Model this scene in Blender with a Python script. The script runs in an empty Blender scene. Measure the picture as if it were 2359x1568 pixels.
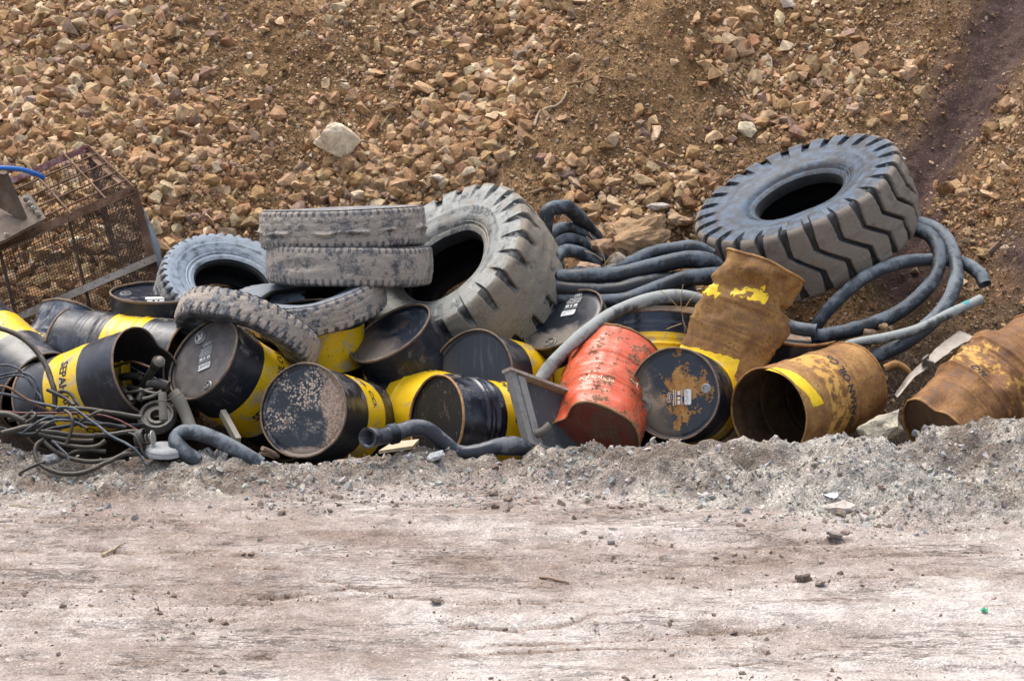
import bpy, bmesh, math, random
import numpy as np
from mathutils import Vector, Matrix

# ------------------------------------------------------------------ camera, sky, sun, exposure
scene = bpy.context.scene
COL = scene.collection
random.seed(7)
RNG = np.random.default_rng(11)

CAM = np.array((0.0, -16.0, 4.3)); PITCH = math.radians(13.0); FPX = 6000.0; CU, CV = 1179.0, 784.0
cam_data = bpy.data.cameras.new("camera"); cam = bpy.data.objects.new("camera", cam_data); COL.objects.link(cam)
cam.location = CAM; cam.rotation_euler = (math.radians(90) - PITCH, 0, 0)
cam_data.sensor_width = 36.0; cam_data.lens = 36.0 * FPX / 2358.0
cam_data.clip_start = 0.5; cam_data.clip_end = 400.0
scene.camera = cam

world = bpy.data.worlds.new("World"); scene.world = world; world.use_nodes = True
wt = world.node_tree
sky = wt.nodes.new("ShaderNodeTexSky"); sky.sky_type = 'NISHITA'; sky.sun_disc = False
SUN_EL, SUN_ROT = math.radians(68), math.radians(322)
sky.sun_elevation = SUN_EL; sky.sun_rotation = SUN_ROT; sky.air_density = 1.0; sky.dust_density = 4.0; sky.ozone_density = 1.0
bg = wt.nodes["Background"]; bg.inputs["Strength"].default_value = 0.15
hs = wt.nodes.new("ShaderNodeHueSaturation"); hs.inputs["Saturation"].default_value = .62
wt.links.new(sky.outputs["Color"], hs.inputs["Color"]); wt.links.new(hs.outputs["Color"], bg.inputs["Color"])
sun_data = bpy.data.lights.new("sun", 'SUN'); sun = bpy.data.objects.new("sun", sun_data); COL.objects.link(sun)
sun_data.energy = 1.3; sun_data.angle = math.radians(42); sun_data.color = (1.0, 0.95, 0.87)
sun_dir = Vector((math.sin(SUN_ROT) * math.cos(SUN_EL), math.cos(SUN_ROT) * math.cos(SUN_EL), math.sin(SUN_EL)))
sun.rotation_euler = sun_dir.to_track_quat('Z', 'Y').to_euler(); sun.location = (0, -5, 12)
scene.view_settings.view_transform = 'Standard'; scene.view_settings.look = 'None'
scene.view_settings.exposure = 1.08; scene.view_settings.gamma = 1.0
scene.view_settings.use_curve_mapping = False
scene.cycles.max_bounces = 6; scene.cycles.diffuse_bounces = 3; scene.cycles.glossy_bounces = 3
scene.cycles.use_adaptive_sampling = True; scene.cycles.adaptive_threshold = 0.02
scene.cycles.use_denoising = True

# ------------------------------------------------------------------ photograph <-> world measuring helpers
X_ = np.array((1.0, 0, 0)); U_ = np.array((0, math.sin(PITCH), math.cos(PITCH))); F_ = np.array((0, math.cos(PITCH), -math.sin(PITCH)))
def ray(u, v):
    return F_ + X_ * ((u - CU) / FPX) - U_ * ((v - CV) / FPX)
def P(u, v, y):
    d = ray(u, v); return CAM + d * ((y + 16.0) / d[1])
def project(p):
    q = np.asarray(p) - CAM; w = q @ F_
    return CU + FPX * (q @ X_) / w, CV - FPX * (q @ U_) / w
def ppm(y, v=800):
    q = P(CU, v, y) - CAM; return FPX / (q @ F_)
def nrm(a): return a / np.linalg.norm(a)
def frame(u, v, y, a, r):
    """axes of a round thing whose visible end is centred at pixel (u,v), whose axle runs away along image angle a, r = share pointing away"""
    o = P(u, v, y); d = nrm(o - CAM); xl = nrm(X_ - d * (X_ @ d)); ul = np.cross(xl, d)
    s = math.sqrt(max(0, 1 - r * r)); a = math.radians(a)
    z = nrm(s * (math.cos(a) * xl - math.sin(a) * ul) + r * d)
    xb = xl - z * (xl @ z)
    if np.linalg.norm(xb) > 0.4:
        xb = nrm(xb); yb = np.cross(z, xb)
    else:
        yb = -ul - z * (-ul @ z); yb = nrm(yb); xb = np.cross(yb, z)
    return o, xb, yb, z, d, xl, ul

# ------------------------------------------------------------------ noise (vectorised)
def _hash(i, j, k, s):
    with np.errstate(over='ignore'):
        h = (i.astype(np.int64) * 374761393 + j.astype(np.int64) * 668265263 + k.astype(np.int64) * 2147483647 + s * 974634541)
        h = (h ^ (h >> 13)) * 1274126177
        h = h ^ (h >> 16)
    return (h & 0xFFFFFF).astype(np.float64) / 0xFFFFFF
def vnoise(p, seed=0):
    p = np.asarray(p, float); f = np.floor(p); t = p - f; t = t * t * t * (t * (t * 6 - 15) + 10)
    i, j, k = f[..., 0], f[..., 1], f[..., 2]; out = 0
    for a in (0, 1):
        for b in (0, 1):
            for c in (0, 1):
                w = (t[..., 0] if a else 1 - t[..., 0]) * (t[..., 1] if b else 1 - t[..., 1]) * (t[..., 2] if c else 1 - t[..., 2])
                out = out + w * _hash(i + a, j + b, k + c, seed)
    return out * 2 - 1
def fbm(p, oct=4, seed=0, gain=.5):
    p = np.asarray(p, float); o = 0; a = 1.0
    for n in range(oct):
        o = o + a * vnoise(p, seed + n * 17); p = p * 2.03 + 3.1; a *= gain
    return o
def sstep(a, b, x):
    t = np.clip((x - a) / (b - a), 0, 1); return t * t * (3 - 2 * t)

# ------------------------------------------------------------------ mesh collector
def tagit(o, label=None, cat=None, group=None, kind=None):
    if label: o["label"] = label
    if cat: o["category"] = cat
    if group: o["group"] = group
    if kind: o["kind"] = kind
    return o
def thing(name, label, cat, loc=(0, 0, 0), group=None, mat4=None):
    o = bpy.data.objects.new(name, None); COL.objects.link(o); o.empty_display_size = .1
    if mat4 is not None: o.matrix_world = mat4
    else: o.location = loc
    return tagit(o, label, cat, group)
class MB:
    def __init__(s): s.v = []; s.f = []; s.mi = []; s.n = 0; s.at = {}; s.m = 0; s.rest = []
    def add(s, v, f, rest=None):
        v = np.asarray(v, float).reshape(-1, 3)
        s.v.append(v); s.rest.append(v if rest is None else np.asarray(rest, float).reshape(-1, 3))
        for q in f:
            s.f.append(tuple(int(i) + s.n for i in q)); s.mi.append(s.m)
        s.n += len(v)
    def grid(s, A, wrap_u=False, wrap_v=False, flip=False, rest=None):
        nu, nv = A.shape[:2]; f = []
        for i in range(nu if wrap_u else nu - 1):
            i2 = (i + 1) % nu
            for j in range(nv if wrap_v else nv - 1):
                j2 = (j + 1) % nv
                q = (i * nv + j, i2 * nv + j, i2 * nv + j2, i * nv + j2)
                f.append(q[::-1] if flip else q)
        s.add(A.reshape(-1, 3), f, None if rest is None else rest.reshape(-1, 3))
    def tube(s, pts, r, n=10, cap=True, hollow=False, rest_len=True, twist=0):
        pts = np.asarray(pts, float); N = len(pts); r = np.broadcast_to(np.asarray(r, float), (N,))
        t = np.gradient(pts, axis=0); t /= np.linalg.norm(t, axis=1)[:, None] + 1e-12
        ref = np.array((0, 0, 1.0)) if abs(t[0][2]) < .9 else np.array((1.0, 0, 0))
        a = nrm(np.cross(t[0], ref)); A = np.zeros((N, n, 3)); R = np.zeros((N, n, 3)); L = 0
        ang = np.arange(n) * 2 * math.pi / n
        for i in range(N):
            a = nrm(a - t[i] * (a @ t[i])); b = np.cross(t[i], a)
            if i: L += np.linalg.norm(pts[i] - pts[i - 1])
            ring = np.cos(ang)[:, None] * a + np.sin(ang)[:, None] * b
            A[i] = pts[i] + r[i] * ring
            R[i, :, 0] = r[i] * np.cos(ang); R[i, :, 1] = r[i] * np.sin(ang); R[i, :, 2] = L
        s.grid(A, wrap_v=True, rest=R)
        if hollow:
            for e, sg in ((0, 1), (N - 1, -1)):
                k = 1 if e == 0 else -1
                i0 = e; c = pts[e]
                ringA = A[e]; ringB = c + (A[e] - c) * .74; ringC = ringB + t[e] * sg * max(r[e] * 1.6, .01)
                G = np.stack([ringA, ringB, ringC, np.repeat(ringC.mean(0)[None], n, 0)])
                s.grid(G, wrap_v=True, rest=np.stack([R[e]] * 4))
        elif cap:
            for e in (0, N - 1):
                s.add(A[e], [tuple(range(n))], R[e])
    def box(s, c, ax, ay, az, hx, hy, hz):
        c, ax, ay, az = (np.asarray(q, float) for q in (c, ax, ay, az)); v = []
        for i in (-1, 1):
            for j in (-1, 1):
                for k in (-1, 1): v.append(c + ax * hx * i + ay * hy * j + az * hz * k)
        s.add(v, [(0, 1, 3, 2), (4, 6, 7, 5), (0, 4, 5, 1), (2, 3, 7, 6), (0, 2, 6, 4), (1, 5, 7, 3)])
    def beam(s, p, q, w, h, up=(0, 0, 1)):
        p, q = np.asarray(p, float), np.asarray(q, float); t = nrm(q - p); sd = nrm(np.cross(t, np.asarray(up, float))); u = np.cross(sd, t)
        s.box((p + q) / 2, t, sd, u, np.linalg.norm(q - p) / 2, w / 2, h / 2)
    def attr(s, name, arr): s.at.setdefault(name, []).append(np.asarray(arr, float))
    def build(s, name, mats, parent=None, smooth=True, loc=None, sharp=None):
        me = bpy.data.meshes.new(name); v = np.concatenate(s.v)
        if loc is None and parent is None: loc = np.array((v[:, 0].mean(), v[:, 1].mean(), v[:, 2].min()))
        if loc is not None: v = v - np.asarray(loc)
        me.from_pydata(v.tolist(), [], s.f)
        me.polygons.foreach_set("use_smooth", [smooth] * len(s.f))
        mats = mats if isinstance(mats, (list, tuple)) else [mats]
        for m in mats: me.materials.append(m)
        if len(mats) > 1: me.polygons.foreach_set("material_index", s.mi)
        a = me.attributes.new("rest", 'FLOAT_VECTOR', 'POINT'); a.data.foreach_set("vector", np.concatenate(s.rest).ravel())
        for k, arrs in s.at.items():
            d = np.concatenate(arrs)
            if d.ndim == 1: a = me.attributes.new(k, 'FLOAT', 'POINT'); a.data.foreach_set("value", d)
            else: a = me.attributes.new(k, 'FLOAT_VECTOR', 'POINT'); a.data.foreach_set("vector", d.ravel())
        if sharp is not None: me.set_sharp_from_angle(angle=math.radians(sharp))
        me.update()
        o = bpy.data.objects.new(name, me); COL.objects.link(o)
        if parent is not None: o.parent = parent
        elif loc is not None: o.location = loc
        return o
def spline(pts, step=.02, closed=False):
    """Catmull-Rom through pts, resampled"""
    p = np.asarray(pts, float); q = np.concatenate([[2 * p[0] - p[1]], p, [2 * p[-1] - p[-2]]]); out = []
    for i in range(len(p) - 1):
        a, b, c, d = q[i:i + 4]; n = max(2, int(np.linalg.norm(c - b) / step))
        t = np.linspace(0, 1, n, endpoint=False)[:, None]
        out.append(.5 * (2 * b + (c - a) * t + (2 * a - 5 * b + 4 * c - d) * t ** 2 + (3 * b - a - 3 * c + d) * t ** 3))
    out.append(p[-1:]); return np.concatenate(out)

# ------------------------------------------------------------------ material helpers
class NT:
    def __init__(s, name):
        s.mat = bpy.data.materials.new(name); s.mat.use_nodes = True; s.t = s.mat.node_tree
        s.b = s.t.nodes["Principled BSDF"]
    def new(s, t, **kw):
        n = s.t.nodes.new(t)
        for k, v in kw.items(): setattr(n, k, v)
        return n
    def put(s, sock, v):
        if isinstance(v, bpy.types.NodeSocket): s.t.links.new(v, sock)
        elif isinstance(v, (tuple, list)) and sock.type == 'RGBA': sock.default_value = (*v[:3], 1)
        else: sock.default_value = v
    def attr(s, name, out="Vector"): return s.new("ShaderNodeAttribute", attribute_name=name).outputs[out]
    def math(s, op, a, b=0.0, c=None, clamp=False):
        n = s.new("ShaderNodeMath", operation=op, use_clamp=clamp); s.put(n.inputs[0], a); s.put(n.inputs[1], b)
        if c is not None: s.put(n.inputs[2], c)
        return n.outputs[0]
    def mapping(s, vec, scale=(1, 1, 1), loc=(0, 0, 0)):
        n = s.new("ShaderNodeMapping"); s.put(n.inputs["Vector"], vec); n.inputs["Scale"].default_value = scale; n.inputs["Location"].default_value = loc
        return n.outputs[0]
    def noise(s, vec, scale, detail=5, rough=.55, dist=0, out="Fac"):
        n = s.new("ShaderNodeTexNoise"); s.put(n.inputs["Vector"], vec); n.inputs["Scale"].default_value = scale
        n.inputs["Detail"].default_value = detail; n.inputs["Roughness"].default_value = rough; n.inputs["Distortion"].default_value = dist
        return n.outputs[out]
    def voro(s, vec, scale, feature='F1', out="Distance"):
        n = s.new("ShaderNodeTexVoronoi", feature=feature); s.put(n.inputs["Vector"], vec); n.inputs["Scale"].default_value = scale
        return n.outputs[out]
    def rng(s, x, a, b, c=0.0, d=1.0, smooth=True):
        n = s.new("ShaderNodeMapRange", interpolation_type='SMOOTHSTEP' if smooth else 'LINEAR'); s.put(n.inputs[0], x)
        for i, q in enumerate((a, b, c, d)): s.put(n.inputs[i + 1], q)
        return n.outputs[0]
    def mix(s, f, a, b, mode='MIX'):
        n = s.new("ShaderNodeMix", data_type='RGBA', blend_type=mode); s.put(n.inputs[0], f); s.put(n.inputs[6], a); s.put(n.inputs[7], b)
        return n.outputs[2]
    def ramp(s, f, stops):
        n = s.new("ShaderNodeValToRGB"); s.put(n.inputs[0], f); e = n.color_ramp.elements
        while len(e) > len(stops): e.remove(e[0])
        while len(e) < len(stops): e.new(.5)
        for q, (p, c) in zip(e, stops): q.position = p; q.color = (*c, 1)
        return n.outputs[0]
    def sep(s, v):
        n = s.new("ShaderNodeSeparateXYZ"); s.put(n.inputs[0], v); return n.outputs
    def upness(s): return s.sep(s.new("ShaderNodeNewGeometry").outputs["Normal"])[2]
    def bump(s, h, strength=.4, dist=.01, normal=None):
        n = s.new("ShaderNodeBump"); s.put(n.inputs["Height"], h); n.inputs["Strength"].default_value = strength; n.inputs["Distance"].default_value = dist
        if normal is not None: s.put(n.inputs["Normal"], normal)
        return n.outputs[0]
    def out(s, col, rough=.6, normal=None, metal=0.0, spec=.5):
        s.put(s.b.inputs["Base Color"], col); s.put(s.b.inputs["Roughness"], rough); s.put(s.b.inputs["Metallic"], metal)
        s.put(s.b.inputs["Specular IOR Level"], spec)
        if normal is not None: s.put(s.b.inputs["Normal"], normal)
        return s.mat
DUST = (.30, .225, .165); GREY = (.30, .28, .255)

# ------------------------------------------------------------------ terrain: one height function, three sheets
RUTS = []
_crest = np.array([(-900, 1000), (0, 1016), (100, 1040), (200, 1062), (380, 1052), (480, 1044), (600, 1066), (720, 1080), (800, 1068), (900, 1047), (960, 1032),
    (1010, 1038), (1060, 1056), (1150, 1055), (1200, 1052), (1235, 1030), (1290, 1036), (1330, 1030), (1400, 1024), (1450, 1026), (1490, 1002), (1550, 990),
    (1620, 990), (1700, 1000), (1780, 1014), (1860, 1024), (1920, 1006), (1990, 998), (2060, 1010), (2110, 1010), (2140, 988), (2200, 972), (2280, 960),
    (2358, 952), (2800, 935), (3300, 935)], float)
YC = -0.85
_cw = np.array([P(u, v, YC) for u, v in _crest]); CRX, CRZ = _cw[:, 0], _cw[:, 2]
def _g0(u, v):
    d = ray(u, v); return CAM + d * (-CAM[2] / d[2])
_foot = np.array([_g0(u, v) for u, v in [(-900, 1160), (0, 1150), (300, 1172), (600, 1150), (900, 1128), (1200, 1128), (1500, 1150), (1700, 1175), (2000, 1205), (2358, 1215), (3300, 1215)]])
def H(x, y, detail=True):
    x = np.asarray(x, float); y = np.asarray(y, float); p = np.stack([x, y, 0 * x], -1)
    zc = np.interp(x, CRX, CRZ) - .02; yf = np.interp(x, _foot[:, 0], _foot[:, 1]) + .16 * fbm(np.stack([x * 1.7, 0 * x, 0 * x], -1), 3, 61)
    up = sstep(0, 1, (y - yf) / (YC - yf)) * .55 + np.clip((y - yf) / (YC - yf), 0, 1) ** 1.6 * .45
    dn = sstep(YC, YC + .42, y)
    berm = zc * up - (zc + .22) * dn
    wb = sstep(0, .25, (y - yf) / (YC - yf)) * (1 - sstep(YC + .3, YC + .8, y))
    toe = .86 + .12 * vnoise(p * np.array((.7, 0, 0)) + 9) - .35 * sstep(1.9, 2.6, x)
    w = .22; hill = .70 * w * np.log1p(np.exp(np.clip((y - toe) / w, -30, 30)))
    hill = hill - .03 * np.maximum(0, y - 4.0) ** 1.0
    # bank rising on the right of a gully
    gx = np.interp(y, [.5, 1.4, 2.3, 3.6, 6], [2.7, 2.72, 2.74, 3.62, 4.8]); dd = x - gx
    hill = hill + .42 * np.maximum(0, dd) * sstep(.4, 1.2, y) - .10 * np.exp(-(dd / .22) ** 2) * sstep(1.0, 1.8, y)
    # soil mound on the upper slope, running down to the left
    for mx, my, sx, sy, am in MOUNDS:
        hill = hill + am * np.exp(-((x - mx) / sx) ** 2 - ((y - my) / sy) ** 2)
    wh = sstep(.5, 1.2, y)
    h = berm + hill * sstep(-.3, .6, y)
    road = (1 - sstep(yf - .25, yf + .2, y))
    q = np.stack([x * .28 + y * .10, y * 2.6, 0 * x], -1)
    h = h + road * (.022 * fbm(q, 4, 5) + .012 * fbm(np.stack([x * .9 + .25 * y, y * 7, 0 * x], -1), 3, 8))
    if len(RUTS) and np.any(road > 0):
        k_ = road > 0; h = np.array(h); h[k_] += .55 * road[k_] * ruts(x[k_], y[k_])[0]
    if detail:
        h = h + wb * ((.042 + .03 * sstep(.2, .8, x)) * fbm(p * 3.1, 3, 3) + .042 * (np.abs(fbm(p * 8, 4, 4)) - .25) + .014 * fbm(p * 30, 2, 14))
        h = h + wh * (.040 * fbm(p * 2.0, 3, 21) + .024 * fbm(p * 9, 3, 22) + .016 * fbm(p * 28, 2, 23))
        h = h + road * (.004 * fbm(p * np.array((12, 22, 1)), 3, 31) - .010 * sstep(.25, .6, fbm(p * np.array((2.2, 6, 1)), 4, 33)))
    return h
RUTS.clear()
for pts, dep, wid, sd in [([(-300, 1225), (0, 1238), (250, 1270), (480, 1285), (900, 1330), (1150, 1390)], .022, .05, 1), ([(-300, 1262), (60, 1272), (300, 1300), (620, 1322), (1000, 1385)], .018, .06, 2), ([(600, 1370), (900, 1375), (1100, 1392), (1500, 1378), (1800, 1345), (2300, 1310)], .02, .05, 3),
        ([(900, 1115), (1200, 1140), (1500, 1170), (1700, 1180)], .016, .05, 4), ([(1350, 1262), (1700, 1262), (2000, 1242), (2400, 1215)], .020, .07, 5), ([(300, 1440), (700, 1420), (1200, 1440), (1700, 1400), (2400, 1345)], .016, .04, 6),
        ([(-200, 1420), (200, 1400), (600, 1372), (1000, 1350)], .014, .05, 7), ([(0, 1500), (500, 1460), (1100, 1480), (1800, 1440), (2400, 1400)], .014, .035, 8), ([(700, 1510), (1300, 1490), (1900, 1470), (2400, 1440)], .014, .04, 9), ([(1500, 1300), (1800, 1290), (2100, 1275), (2400, 1260)], .014, .03, 10),
        ([(-200, 1345), (100, 1352), (400, 1362), (800, 1395)], .013, .035, 11), ([(1100, 1545), (1600, 1525), (2400, 1500)], .014, .04, 12), ([(-100, 1560), (300, 1520), (800, 1500)], .012, .04, 13)]:
    g_ = np.array([_g0(u, v) for u, v in pts]); RUTS.append((g_[:, 0], g_[:, 1], dep, wid, sd))
def ruts(x, y):
    h = np.zeros_like(x); t = np.zeros_like(x)
    for gx, gy, dep, wid, sd in RUTS:
        yc = np.interp(x, gx, gy) + .05 * vnoise(np.stack([x * 1.3, 0 * x, 0 * x], -1), sd) + .018 * fbm(np.stack([x * 7, 0 * x, 0 * x], -1), 3, sd + 40); on = sstep(gx[0], gx[0] + .5, x) * (1 - sstep(gx[-1] - .5, gx[-1], x)) * sstep(-.35, .25, fbm(np.stack([x * 1.9, 0 * x, 0 * x], -1), 3, sd + 70))
        d = (y - yc) / (wid * .62); prof = -np.exp(-(d / .8) ** 2) + .55 * np.exp(-((d + 1.5) / .7) ** 2) + .35 * np.exp(-((d - 1.4) / .6) ** 2); rag = 1 + .8 * fbm(np.stack([x * 9, y * 30, 0 * x], -1), 2, sd + 90); h += dep * on * prof * np.clip(rag, .1, 2); t = np.maximum(t, on * np.exp(-((d - .15) / .75) ** 2) * np.clip(rag, 0, 1.4))
    return h, t
MOUNDS = []
def hit(u, v, y0=-5.3):
    """ground point seen at pixel (u,v)"""
    d = ray(u, v); ys = np.linspace(y0, 6.5, 1400); pts = CAM + d * ((ys + 16) / d[1])[:, None]
    g = H(pts[:, 0], pts[:, 1], False) - pts[:, 2]; k = np.argmax(g > 0)
    return np.array((pts[k, 0], pts[k, 1], float(H(pts[k:k + 1, 0], pts[k:k + 1, 1])[0])))
_m = []
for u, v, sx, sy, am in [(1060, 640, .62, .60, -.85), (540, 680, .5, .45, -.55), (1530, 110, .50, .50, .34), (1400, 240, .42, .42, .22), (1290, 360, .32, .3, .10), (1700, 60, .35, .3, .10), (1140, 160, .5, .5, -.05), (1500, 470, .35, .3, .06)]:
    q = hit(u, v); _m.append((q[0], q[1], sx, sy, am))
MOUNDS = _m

BLOBS = [  # rocky patches of the slope: u, v, ru, rv, weight, size factor
    (60, 120, 330, 200, 1.0, 1.0), (150, 330, 330, 170, 1.0, 1.15), (380, 330, 220, 170, 1.0, .95), (430, 480, 150, 120, 1.0, 1.1), (140, 600, 260, 150, 1.0, 1.1), (600, 300, 90, 130, .5, .8), (60, 250, 160, 90, .9, 1.5),
    (560, 60, 90, 60, .35, .8), (820, 40, 160, 60, .6, .75), (980, 60, 130, 110, .65, .85), (880, 190, 160, 110, .35, .75),
    (1210, 60, 90, 70, 1.0, 1.2), (1150, 200, 85, 90, 1.1, 1.45), (1050, 300, 110, 80, 1.1, 1.45), (900, 400, 160, 65, 1.2, 1.5), (1020, 420, 90, 60, 1.2, 1.4), (740, 430, 90, 45, .9, 1.2),
    (1700, 110, 90, 80, 1.0, 1.6), (1850, 190, 150, 90, .8, 1.0), (1900, 60, 180, 60, .6, .8), (1780, 260, 140, 60, .8, 1.0), (1560, 430, 120, 60, .7, 1.4),
    (1330, 420, 90, 60, .6, 1.1), (1520, 330, 120, 80, .3, .9), (2000, 250, 100, 80, .5, .8), (2200, 480, 120, 90, .9, .95), (2280, 300, 100, 120, .45, .7), (2180, 620, 80, 60, .6, .8), (2260, 420, 130, 190, .62, .62), (2120, 200, 130, 130, .5, .6), (1950, 130, 160, 120, .6, .75), (2200, 560, 110, 70, .9, .75), (1420, 520, 160, 60, .8, 1.2)]
def rocky(u, v):
    d = np.zeros_like(u) + .20; s = np.zeros_like(u) + .0; ws = np.zeros_like(u) + 1e-6
    for bu, bv, ru, rv, w, sz in BLOBS:
        g = w * np.exp(-(((u - bu) / ru) ** 2 + ((v - bv) / rv) ** 2) ** 1.5); d = np.maximum(d, g); s += g * sz; ws += g
    left = np.where(u < 0, 1.0, 0); d = np.maximum(d, left); s += left * 1.0; ws += left
    return d, np.clip(s / np.maximum(ws, .12), .55, 1.7)
def purple(x, y):
    gx = np.interp(y, [.5, 1.4, 2.3, 3.6, 6], [2.95, 3.0, 2.74, 3.62, 4.8])
    return np.exp(-((x - gx) / (.20 + .055 * y)) ** 2) * sstep(1.3, 1.9, y) + .8 * np.exp(-((x - 3.55) / .2) ** 2 - ((y - 1.55) / .4) ** 2)
def axis_lin(a, b, step, far):
    q = list(np.arange(a, b + 1e-6, step)); d = step * 2
    lo, hi = a, b
    while hi < far: hi += d; q.append(hi); lo -= d; q.insert(0, lo); d *= 1.5
    return np.array(q)

def soil_material():
    m = NT("soil"); pos = m.new("ShaderNodeNewGeometry").outputs["Position"]; base = m.attr("soil", "Color")
    n1 = m.noise(pos, 9, 8, .65); n2 = m.noise(pos, 60, 6, .7); n3 = m.noise(m.mapping(pos, (3.0, 5.6, 5)), 1.6, 9, .70)
    road = m.attr("roadness", "Fac")
    k = m.math('ADD', m.rng(n1, .3, .7, .72, 1.25), m.rng(n2, .3, .75, -.16, .2))
    k = m.math('ADD', m.math('MULTIPLY', k, m.math('MULTIPLY_ADD', road, -.30, 1.0)), m.math('MULTIPLY', road, .30)); sc = m.new("ShaderNodeVectorMath", operation='SCALE'); m.put(sc.inputs[0], base); m.put(sc.inputs[3], k)
    st = m.rng(n3, .50, .70); st = m.math('MULTIPLY', st, road)
    col = m.mix(m.math('MULTIPLY', st, .28), sc.outputs[0], (.255, .185, .145))
    grit = m.voro(pos, 95); cell = m.voro(pos, 95, out="Color"); cr = m.sep(cell)[0]
    s2 = m.new("ShaderNodeVectorMath", operation='SCALE'); m.put(s2.inputs[0], col); m.put(s2.inputs[3], m.math('ADD', m.math('MULTIPLY', m.math('SUBTRACT', m.math('ADD', m.rng(cr, .0, 1, .72, 1.28, smooth=False), m.math('MULTIPLY', m.rng(cr, .93, .99), .5)), 1.0), m.math('MULTIPLY_ADD', road, -.35, 1.0)), 1.0))
    col = s2.outputs[0]; n5 = m.noise(m.mapping(pos, (36, 48, 40)), 1.0, 6, .75); col = m.mix(m.math('MULTIPLY', m.math('MULTIPLY', m.rng(n5, .54, .70), road), .24), col, (.19, .135, .105)); col = m.mix(m.math('MULTIPLY', m.math('MULTIPLY', m.rng(n5, .44, .30), road), .20), col, (.62, .575, .54))
    n6 = m.noise(m.mapping(pos, (1.7, 8.5, 6)), 1.0, 8, .72); n7 = m.noise(m.mapping(pos, (.9, 2.2, 2)), 1.0, 5, .6)
    crk = m.math('MULTIPLY', m.math('MULTIPLY', m.rng(m.math('ABSOLUTE', m.math('SUBTRACT', n6, .5)), .016, .002), m.rng(n7, .46, .60)), road); col = m.mix(m.math('MULTIPLY', crk, .26), col, (.135, .095, .073))
    n8 = m.noise(m.mapping(pos, (7, 11, 9)), 1.0, 8, .78); dk = m.math('MULTIPLY', m.math('MULTIPLY', m.rng(n8, .60, .70), m.rng(n7, .44, .56)), road); col = m.mix(m.math('MULTIPLY', dk, .34), col, (.165, .118, .09))
    h = m.math('ADD', m.math('MULTIPLY', n2, .7), m.math('MULTIPLY', m.rng(grit, 0, .6, 1, 0), .5))
    h = m.math('ADD', h, m.math('MULTIPLY', n1, .8)); h = m.math('SUBTRACT', h, m.math('MULTIPLY', m.math('ADD', crk, dk), .6)); h = m.math('ADD', h, m.math('MULTIPLY', n3, m.math('MULTIPLY', road, 1.0)))
    return m.out(col, .95, m.bump(h, .9, .012), spec=.15)
SOIL = soil_material()

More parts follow.
